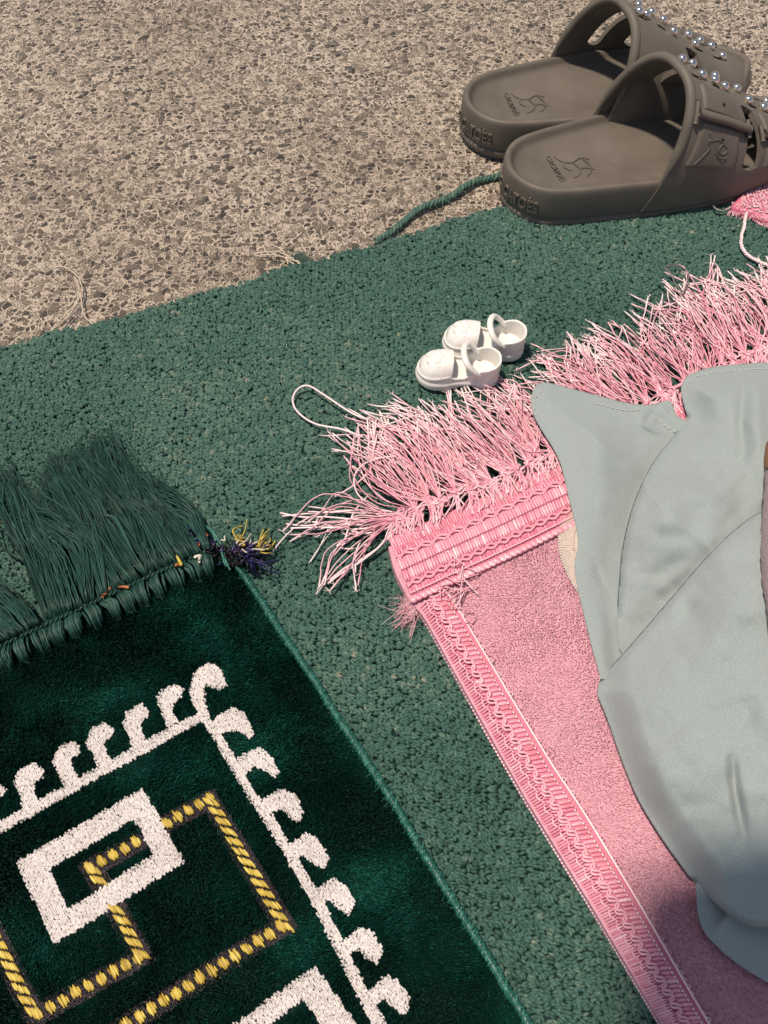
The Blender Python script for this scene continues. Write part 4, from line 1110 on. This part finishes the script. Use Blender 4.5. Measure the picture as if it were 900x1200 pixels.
    sgn = -1.0      # reading direction seen from behind: left foot side first
    sarc = s0+sgn*v[:, 0]*mir if mir > 0 else s0-v[:, 0]*-1*-1*sgn*-1
    if mir < 0: sarc = s0+v[:, 0]
    px_ = np.interp(sarc, s_len, s_pts[:, 0]); py_ = np.interp(sarc, s_len, s_pts[:, 1]); nx_ = np.interp(sarc, s_len, sn[:, 0]); ny_ = np.interp(sarc, s_len, sn[:, 1])
    o_ = v[:, 2]-.0002
    tv = np.c_[px_+nx_*o_, (py_+ny_*o_)*mir, .0128+v[:, 1]*1.0]
    tm = MB(); tm.add(tv, f); tm.build('heel_lettering', M_eva, sole, smooth_shade=False)
    # footbed stamp
    fm_ = MB()
    def bed(pts):
        q = A(pts); r_ = np.hypot((q[:, 0]-.05)/.05, q[:, 1]/.03)
        return np.c_[q[:, 0], q[:, 1], .0221+.0006+.0025*np.clip(r_, 0, 1)**2*.55]
    for line in ([(.040, .012), (.044, .006), (.050, .004), (.057, .007), (.062, .004)], [(.050, .004), (.052, -.004), (.049, -.010), (.044, -.012)], [(.057, .007), (.060, -.002), (.057, -.010), (.053, -.013)], [(.052, -.004), (.057, -.004), (.061, -.007)], [(.044, .006), (.043, .000), (.046, -.004)]):
        lp = catmull(line, 20); fm_.tube(bed(lp*A([1, 1])*A([1, 1])), .00036, 5, flat=.6)
    v2, f2 = text_mesh('CACATOÈS', .0052, .0003)
    q = np.c_[.0345+v2[:, 1], -v2[:, 0]*1.0]
    bz = bed(q); bz[:, 2] += v2[:, 2]
    fm_.add(bz, f2)
    fm_.build('footbed_stamp', M_eva, sole)
    if True:
        tag(root, label, 'sandal', 'pair of grey studded sandals')
    return root
make_sandal(1, (.0785, .5640, CT*.35), R(16), 'near taupe rubber slide sandal with chrome studs, its side resting on the green carpet', .0065)
make_sandal(-1, (.0545, .6405, .0008), R(13.5), 'far taupe rubber slide sandal with chrome studs, standing wholly on the stone floor', -.007)
eb2 = MB(); eb2.tube(pxpath([(834, 238), (838, 244), (846, 247), (854, 245), (859, 241)], [.009, CT+.003, CT+.003, CT+.003, .010], 24), .0006, 6)
el = eb2.build('elastic_loop', M_elastic)
tag(el, 'thin grey elastic loop peeking from under the near sandal beside the pink rug corner', 'elastic')

# ------------------------------------------------------------------ doll shoes
DL, DW = .047, .0225
dol = A([(0, 0), (.0012, .005), (.005, .0085), (.010, .0094), (.018, .0088), (.025, .0096), (.033, .0113), (.040, .0106), (.045, .0065), (.047, 0)])
def dh(x): return np.interp(x, dol[:, 0], dol[:, 1])
def doll_mesh():
    ol = catmull(np.vstack([dol, (dol[1:-1]*A([1, -1]))[::-1]]), 72, closed=True)
    x = ol[:, 0]
    nrm = np.roll(ol, -1, 0)-np.roll(ol, 1, 0); nrm = np.c_[nrm[:, 1], -nrm[:, 0]]; nrm /= np.linalg.norm(nrm, axis=1)[:, None]
    if (nrm*(ol-A([.023, 0]))).sum() < 0: nrm = -nrm
    mb = MB()
    def solid(rings_):   # closed loft
        mb.grid(np.stack(rings_), .5, closed_v=True)
        n_ = len(rings_[0])
        for r_, fl2 in ((rings_[0], 0), (rings_[-1], 1)):
            c = r_.mean(0); mb.add(np.vstack([c[None], r_]), [[0, 1+i, 1+(i+1) % n_] if fl2 else [0, 1+(i+1) % n_, 1+i] for i in range(n_)])
    zb = np.interp(x, [0, .0125, .0135, .022, .030, .047], [0, 0, .0026, .0018, 0, .0012])
    solid([np.c_[ol+nrm*.0003, zb], np.c_[ol+nrm*.0007, zb+.001], np.c_[ol+nrm*.0007, 0*x+.0046], np.c_[ol, 0*x+.0056]])
    # quarter wall
    zt = np.interp(x, [0, .006, .011, .016, .020, .026, .029, .047], [.0165, .0160, .0150, .0115, .0080, .0085, .0105, .008])
    flare = .0012*np.clip((.018-x)/.018, 0, 1)
    o1 = ol+nrm*0; o2 = ol+nrm*flare[:, None]; i1 = ol-nrm*.0014
    W = np.stack([np.c_[o1, 0*x+.004], np.c_[o2-nrm*.0002, zt*.6], np.c_[o2, zt], np.c_[i1+nrm*flare[:, None], zt], np.c_[i1, zt*.6], np.c_[i1, 0*x+.004]])
    mb.grid(W, .5, closed_u=True, closed_v=True)
    # toe box: thick shell
    xs = np.linspace(.0275, .0468, 14); th = np.linspace(0, np.pi, 22)
    def dome(k, dx, dz):
        Pq = []
        for xv in xs:
            f = (xv-.0275)/(.0468-.0275); hh = (.0138+dz)*np.sqrt(max(0, 1-f**3.2))*1.0
            wv_ = max(dh(min(xv, .0469))+dx, .0002)
            Pq.append(np.c_[np.full(22, xv-.0016*np.sin(th)*(1-f)), wv_*np.sign(np.cos(th))*np.abs(np.cos(th))**.8, .0035+hh*np.sin(th)**.8])
        return A(Pq)
    D1 = dome(0, .0002, 0); D2 = dome(1, -.0014, -.0014); D2[-1] = D1[-1]-A([.0015, 0, 0])
    mb.grid(np.concatenate([D1, D2[::-1]], 0), .5, closed_u=True)
    # flower bow relief on the toe
    for cx_, cy_, r_ in ((.037, 0, .0021), (.0352, .0028, .0019), (.0352, -.0028, .0019), (.0392, .0024, .0018), (.0392, -.0024, .0018), (.0335, 0, .0016), (.0345, .0052, .0015), (.0345, -.0052, .0015), (.0385, .0048, .0013), (.0385, -.0048, .0013)):
        f = (cx_-.0275)/.0193; zc = .0035+0.0138*math.sqrt(1-f**3.2)*max(0, 1-(cy_/dh(cx_))**2)**.45
        mb.inst(ICO2[0], ICO2[1], A([[cx_, cy_, zc-.0006]]), (np.diag([r_*1.3, r_*1.3, r_*.8]))[None])
    # ankle strap
    p = catmull([(.0115, .0088, .011), (.0150, .0095, .0150), (.0190, .0075, .0192), (.0208, 0, .0208), (.0190, -.0075, .0192), (.0150, -.0095, .0150), (.0115, -.0088, .011)], 40)
    mb.tube(p, .0019, 10, flat=.8)
    return mb
proto = doll_mesh().build('doll_shoe', M_shoe)
rm = proto.modifiers.new('r', 'REMESH'); rm.mode = 'VOXEL'; rm.voxel_size = .00042; rm.use_smooth_shade = True
sm_ = proto.modifiers.new('s', 'SMOOTH'); sm_.iterations = 4; sm_.factor = .5
def place_doll(o, toe, heel, dz=0):
    a, c = G(*toe, CT+.001), G(*heel, CT+.001); d_ = a-c
    o.location = (c[0], c[1], CT+.0012+dz); o.rotation_euler = (0, 0, math.atan2(d_[1], d_[0]))
place_doll(proto, (493, 441), (583, 443))
tag(proto, 'white plastic doll shoe nearer the pink fringe, in front of its twin', 'doll shoe', 'pair of white doll shoes')
dd2 = proto.copy(); COL.objects.link(dd2); place_doll(dd2, (523, 405), (612, 412))
dd2['label'] = 'white plastic doll shoe partly hidden behind its twin'

# ------------------------------------------------------------------ grey-green cloth
def drape():
    """one cloth in four folds that lie over each other: the hemmed flap, the wide upper sheet, the lower sheet and the lobe under it"""
    outl = CLOTH_OUTLINE
    ol = catmull(outl, 700, closed=True); ol = resample(np.vstack([ol, ol[:1]]), 701)[:-1]
    C_line = [(803, 490), (792, 508), (772, 532), (756, 558), (743, 588), (734, 618), (728, 650), (725, 685), (722, 722)]
    D_line = [(1190, 486), (1100, 520), (980, 560), (900, 596), (880, 606), (850, 630), (820, 661), (790, 696), (760, 731), (735, 760), (714, 783), (702, 797)]
    E_line = [(812, 1034), (824, 1046), (837, 1058), (853, 1071), (868, 1081), (882, 1086), (900, 1087), (960, 1080), (1060, 1060), (1190, 1020)]
    def near(p): return int(np.argmin(((ol-A(p))**2).sum(1)))
    def run(p, q):     # the traced outline from p to q
        i, j = near(p), near(q)
        return ol[i:j+1] if i <= j else np.vstack([ol[i:], ol[:j+1]])
    def lin(l, n=60): return catmull(l, n)
    flap = np.vstack([run((703, 797), (803, 491)), A([(818, 506), (812, 530), (792, 560), (775, 595), (764, 640), (760, 700), (752, 760), (728, 796)])])
    upper = np.vstack([run((803, 489), (1150, 470)), A([(1190, 520), (1190, 560), (1000, 600), (905, 645), (850, 690), (800, 735), (765, 770), (738, 782), (726, 760)]), lin(C_line)[::-1]])
    lower = np.vstack([run((812, 1034), (699, 812)), lin(D_line)[::-1], A([(1190, 700), (1190, 900)]), lin(E_line)[::-1][:-1]])
    lobe = np.vstack([run((1150, 1165), (814, 1036)), A([(826, 1024), (850, 1036), (890, 1052), (960, 1048), (1100, 1020), (1175, 1000)])])
    def g_(x, y, cx, cy, sx, sy): return np.exp(-(((x-cx)/sx)**2+((y-cy)/sy)**2))
    def ground(V):
        x, y = V[:, 0], V[:, 1]
        d0 = dist_poly(ol[::2], V, True)[0]
        z = np.full(len(V), RUG_Z+.0110)
        z += .042*g_(x, y, 980, 850, 210, 260)+.010*g_(x, y, 860, 560, 110, 120)+.021*g_(x, y, 690, 560, 52, 110)+.022*g_(x, y, 830, 600, 90, 80)
        z += .009*smooth(760, 700, y)+.016*g_(x, y, 750, 725, 55, 55)
        ff = smooth(700, 560, y)
        zmin = RUG_Z+.0018+.0026*ff
        cap_ = .0014+d0*.00047*(.56+.35*(fbm(x/60, y/60, 99)-.5))
        hh_ = np.maximum(z-zmin, 1e-5)
        return zmin+hh_*cap_/(hh_**3+cap_**3)**(1/3), zmin, smooth(-6, 40, d0), d0
    def crease(V, line, dep, w):
        d, sg, par = dist_poly(catmull(line, 40), V); return -dep*np.exp(-(d/w)**2)*np.sin(np.pi*np.clip(par, .02, .98))**.7
    def waves(V):
        x, y = V[:, 0], V[:, 1]
        return .0016*(fbm(x/80, y/80, 91)-.5)*2+.0003*(fbm(x/26, y/26, 95)-.5)*2
    dC = lambda V: dist_poly(lin(C_line), V)
    dD = lambda V: dist_poly(lin(D_line, 80), V)
    dE = lambda V: dist_poly(lin(E_line, 80), V)
    def z_flap(V):
        zb, zmin, k, d0 = ground(V); x, y = V[:, 0], V[:, 1]
        z = waves(V)
        dc = dC(V)[0]; dd = dD(V)[0]
        z = z-.0190*np.exp(-dc/40)*(1-.5*smooth(690, 740, y))-.0060*np.exp(-dd/40)-.0270*np.exp(-dd/55)*smooth(700, 732, x)
        z += crease(V, [(697, 660), (704, 678), (714, 694), (728, 708)], .0060, 3.5)
        z += crease(V, [(690, 520), (740, 516), (800, 520)], .0012, 14)
        z -= crease(V, [(720, 640), (700, 570), (698, 490)], .0026, 22)
        # gathers of the hem by the notch
        z -= crease(V, [(752, 486), (757, 478), (767, 474), (776, 478), (790, 492), (812, 512)], .0080, 4.2)
        z += crease(V, [(758, 493), (765, 484), (772, 490), (786, 502)], .0070, 3.0)
        z -= crease(V, [(750, 480), (752, 494), (764, 503), (785, 516)], .0056, 4.0)
        return zb+z*k, zmin
    def z_upper(V):
        zb, zmin, k, d0 = ground(V); x, y = V[:, 0], V[:, 1]
        dc = dC(V)[0]; dd = dD(V)[0]
        far = np.maximum(np.exp(-np.maximum(dc-90, 0)/120), .4)
        z = waves(V)+.0034+.0165*(1-np.exp(-dc/60))*far*(1-.4*smooth(640, 740, y))
        z = z-.0270*np.exp(-dd/55)+.0040*np.exp(-dd/20)
        z += crease(V, [(872, 440), (869, 490), (871, 545)], .0042, 7)
        z -= crease(V, [(886, 440), (888, 490), (886, 540)], .0030, 9)
        z += crease(V, [(765, 640), (800, 618), (850, 600), (900, 560)], .0026, 20)
        z += crease(V, [(742, 668), (770, 672), (810, 650)], .0018, 10)
        z -= crease(V, [(812, 500), (850, 520), (880, 560)], .0024, 22)
        return zb+z*k, zmin
    def z_lower(V):
        zb, zmin, k, d0 = ground(V); x, y = V[:, 0], V[:, 1]
        dd = dD(V)[0]; de = dE(V)[0]
        z = waves(V)+.0050+.0170*(1-np.exp(-dd/70))*np.maximum(np.exp(-np.maximum(dd-120, 0)/160), .35)
        z += .0080*np.exp(-de/60)*smooth(800, 850, x)
        z += crease(V, [(857, 880), (861, 920), (867, 955), (873, 985)], .0062, 6)
        z += crease(V, [(780, 780), (850, 790), (930, 770)], .0022, 26)
        z += crease(V, [(752, 860), (820, 838), (900, 852)], .0020, 18)
        z -= crease(V, [(735, 830), (790, 800), (870, 720), (910, 670)], .0030, 24)
        z += crease(V, [(775, 960), (830, 940), (900, 960)], .0018, 22)
        return zb+z*k, zmin
    def z_lobe(V):
        zb, zmin, k, d0 = ground(V); x, y = V[:, 0], V[:, 1]
        de = dE(V)[0]
        z = waves(V)-.0060*np.exp(-de/30)
        F_line = [(852, 1073), (845, 1082), (836, 1093), (826, 1105)]
        d, sg, par = dist_poly(catmull(F_line, 30), V); rt = (y-1073)*(826-852)-(x-852)*(1105-1073) < 0
        z += np.where(rt, .0075*np.sqrt(1-(1-np.clip(d/4, 0, 1))**2)*np.exp(-d/60), -.002*np.exp(-d/15))
        return zb+z*k, zmin
    mb = MB(); AV = []; AZ = []
    for poly, zf, free, drop in ((flap, z_flap, None, 0), (upper, z_upper, C_line, .0048), (lower, z_lower, D_line, .0066), (lobe, z_lobe, None, 0)):
        ring = resample(np.vstack([poly, poly[:1]]), int(plen(np.vstack([poly, poly[:1]]))/2.6))[:-1]
        lo, hi = ring.min(0), ring.max(0)
        g1, g2 = np.meshgrid(np.arange(lo[0], hi[0], 2.0), np.arange(lo[1], hi[1], 2.0))
        q = np.c_[g1.ravel(), g2.ravel()]
        q = q[(q[:, 0] < 960) | (((q[:, 0]/2.0).astype(int) % 4 == 0) & ((q[:, 1]/2.0).astype(int) % 4 == 0))]
        q = q[inside(ring, q)]; q = q[dist_poly(ring, q, True)[0] > 1.3]
        m = len(ring)
        r_ = delaunay_2d_cdt([Vector(p) for p in np.vstack([ring, q])], [], [list(range(m))], 1, 1e-4)
        V = A([[p.x, p.y] for p in r_[0]])
        z, zmin = zf(V)
        zz_ = (z-zmin)/.0034
        z = zmin+.0034*(np.log1p(np.exp(-np.abs(zz_)))+np.maximum(zz_, 0))-.0002
        lines = [free] if free else []
        if free is D_line: lines.append(E_line)
        for l_ in lines:      # the fold's rounded lip
            d = dist_poly(lin(l_, 80), V)[0]; t = np.clip(d/9.0, 0, 1)
            z = z-drop*1.15*(1-t)**2
        mb.add(G(V[:, 0], V[:, 1], z), [list(f)[::-1] for f in r_[2]], .5)
        AV.append(V); AZ.append(z)
    return mb, ol, (AV, AZ)
mbd, dol_ol, (dV, dz_) = drape()
dr = mbd.build('draped_cloth', M_drape)
so = dr.modifiers.new('t', 'SOLIDIFY'); so.thickness = .0005; so.offset = -1
smd = dr.modifiers.new('sm', 'SMOOTH'); smd.factor = .2; smd.iterations = 1
tag(dr, 'grey-green crepe cloth bunched in soft folds over the pink rug', 'cloth')
# hem stitches along the flap
def dz_at(p):
    out = []
    for q in A(p):
        best = -1
        for V_, z_ in zip(dV, dz_):
            d2 = ((V_-q)**2).sum(1); k_ = np.argmin(d2)
            if d2[k_] < 80: best = max(best, z_[k_])
        out.append(best if best > 0 else RUG_Z+.01)
    return A(out)
M_hem = fibre_mat('pale_hem_thread', [(0, (.42, .44, .40)), (1, (.58, .60, .55))], rough=.5)
for line in ([(630, 492), (626, 478), (628, 466), (634, 459)], [(700, 473), (720, 478), (735, 481), (748, 480)], [(808, 447), (816, 441), (832, 437), (860, 434), (900, 432), (940, 434)], [(768, 490), (778, 498), (790, 505)]):
    hs = MB(); lp = resample(catmull(line, 60), max(3, int(plen(A(line, ))/5.2)))
    zz = dz_at(lp)+.0006; pw = G(lp[:, 0], lp[:, 1], zz); tt = np.gradient(pw, axis=0)
    hs.inst(BLOB[0], BLOB[1], pw, frame(tt, (0, 0, 1), .0009, .0003, .0003), .8)
    hs.build('hem_stitching', M_hem, dr)

# cream knit peeking out from under the cloth
cb = MB()
oc = catmull([(684, 580), (672, 584), (661, 598), (654, 620), (655, 645), (662, 668), (674, 690), (690, 706), (706, 680), (704, 610)], 80, closed=True)
ctr = A([690, 640]); rr = np.linspace(0, 1, 16)
Pq = A([G((ctr+(oc-ctr)*f)[:, 0], (ctr+(oc-ctr)*f)[:, 1], RUG_Z+.0004+.0016*math.sqrt(max(0, 1-f**4))) for f in rr[::-1]])
cb.grid(Pq, .5, closed_v=True)
# knitted ribs following its curve
for f in np.linspace(.5, .985, 24):
    q = ctr+(oc-ctr)*f; k_ = np.where(q[:, 0] < 700)[0]; q = q[np.r_[k_[k_ > 60], k_[k_ <= 60]]] if len(k_) else q
    zc = RUG_Z+.0006+.0016*math.sqrt(max(0, 1-f**4))
    q = q[q[:, 0] < 688]; q = q[np.argsort(q[:, 1])]
    qs = resample(q, 60); pw = G(qs[:, 0], qs[:, 1], zc); tt = np.gradient(pw, axis=0)
    cb.inst(BLOB[0], BLOB[1], pw, frame(tt+rng.normal(0, .0003, tt.shape), (0, 0, 1), (.0007), .00036, .00022), .5)
co = cb.build('cream_knit', M_cream)
tag(co, 'scrap of cream knitted cloth peeking from under the edge of the grey-green cloth', 'knit')

# mauve cuff at the right-hand edge
mc = MB()
cl_ = catmull([(935, 520), (936, 560), (934, 610), (933, 660), (937, 705), (948, 745)], 50)
hw2 = np.interp(np.linspace(0, 1, 50), [0, .2, .5, .8, 1], [38, 41, 42.5, 41, 46])
th = np.linspace(0, np.pi, 16)
Pm = []
for (cx_, cy_), w_ in zip(cl_, hw2):
    zb = dz_at([(min(cx_-w_, 955), c2_) for c2_ in np.linspace(cy_-45, cy_+45, 9)]).mean()+.0015
    Pm.append(G(cx_-w_*np.cos(th), np.full(16, cy_)+2*np.sin(cy_/9.0), zb-.001+.012*np.sin(th)**.6))
mc.grid(A(Pm)+rng.normal(0, .0002, A(Pm).shape), .5)
mo = mc.build('mauve_cuff', M_mauve)
tb_ = MB()
Pt = []
for cy_, w_ in zip(np.linspace(508, 548, 12), [20, 30, 35, 38, 39, 39.5, 40, 40.5, 41, 41, 41, 40]):
    zb = dz_at([(895, c2_) for c2_ in np.linspace(cy_-45, cy_+45, 9)]).mean()+.0015
    Pt.append(G(936-w_*np.cos(th), np.full(16, cy_), zb+.0002+.0128*np.sin(th)**.6))
tb_.grid(A(Pt), .5)
to = tb_.build('brown_edge', M_tan, mo)
so2 = mo.modifiers.new('t', 'SOLIDIFY'); so2.thickness = .001
tag(mo, 'mauve cloth cuff with a brown end lying on the grey-green cloth at the right edge', 'cuff')

# ------------------------------------------------------------------ the phone the picture is taken with (behind the lens; its shadow falls into the corner)
def phone():
    root = empty('smartphone', (0, 0, H)); root.rotation_euler = (R(35), 0, 0)
    bm = bmesh.new(); bmesh.ops.create_cube(bm, size=1)
    for v in bm.verts: v.co = Vector((v.co.x*.078, v.co.y*.166, v.co.z*.0085))
    bmesh.ops.bevel(bm, geom=[e for e in bm.edges if abs((e.verts[0].co-e.verts[1].co).z) > .005], offset=.010, segments=5, affect='EDGES')
    bmesh.ops.bevel(bm, geom=[e for e in bm.edges], offset=.0012, segments=2, affect='EDGES')
    for v in bm.verts: v.co += Vector((.0, .0755, .0105))
    me = bpy.data.meshes.new('body'); bm.to_mesh(me); bm.free(); me.materials.append(plain('dark_phone_metal', (.03, .03, .033), .35))
    o = bpy.data.objects.new('body', me); COL.objects.link(o); o.parent = root
    mb = MB(); th = np.linspace(0, 2*np.pi, 24, endpoint=False)
    mb.tube(A([[0, 0, .007], [0, 0, .0035]]), .007, 24); l = mb.build('lens_ring', M_dark, root, smooth_shade=False)
    tag(root, 'dark smartphone held above the rugs, its shadow on the pink rug and cloth', 'phone')
phone()

# ------------------------------------------------------------------ light, sky, camera
travel = A([.262, .0, -1.0]); travel /= np.linalg.norm(travel)
sunv = -travel
elev = math.asin(sunv[2]); azim = math.atan2(sunv[0], sunv[1])     # from +Y towards +X
li = bpy.data.lights.new('sun', 'SUN'); li.energy = 4.3; li.angle = R(3.5); li.color = (1.0, .865, .725)
lo_ = bpy.data.objects.new('sun', li); COL.objects.link(lo_)
lo_.rotation_euler = Vector(travel).to_track_quat('-Z', 'Y').to_euler(); lo_.location = (-1, -1, 3)
wd = bpy.data.worlds.new('World'); SC.world = wd; wd.use_nodes = True
nt = wd.node_tree; bg = nt.nodes['Background']
sky = nt.nodes.new('ShaderNodeTexSky'); sky.sky_type = 'NISHITA'; sky.sun_disc = False
sky.sun_elevation = elev; sky.sun_rotation = azim
hsv = nt.nodes.new('ShaderNodeHueSaturation'); hsv.inputs['Saturation'].default_value = .75
nt.links.new(sky.outputs[0], hsv.inputs['Color']); nt.links.new(hsv.outputs[0], bg.inputs['Color']); bg.inputs['Strength'].default_value = .085
cam = bpy.data.cameras.new('camera'); co_ = bpy.data.objects.new('camera', cam); COL.objects.link(co_)
co_.location = (0, 0, H); co_.rotation_euler = (R(90)-PITCH, 0, 0)
cam.sensor_fit = 'VERTICAL'; cam.sensor_height = 24; cam.lens = 24*F/1200; cam.clip_start = .002; cam.clip_end = 200
SC.camera = co_
vs = SC.view_settings; vs.view_transform = 'Standard'; vs.look = 'None'; vs.exposure = 0; vs.gamma = 1; vs.use_curve_mapping = False
SC.cycles.max_bounces = 6; SC.cycles.diffuse_bounces = 3; SC.cycles.glossy_bounces = 3
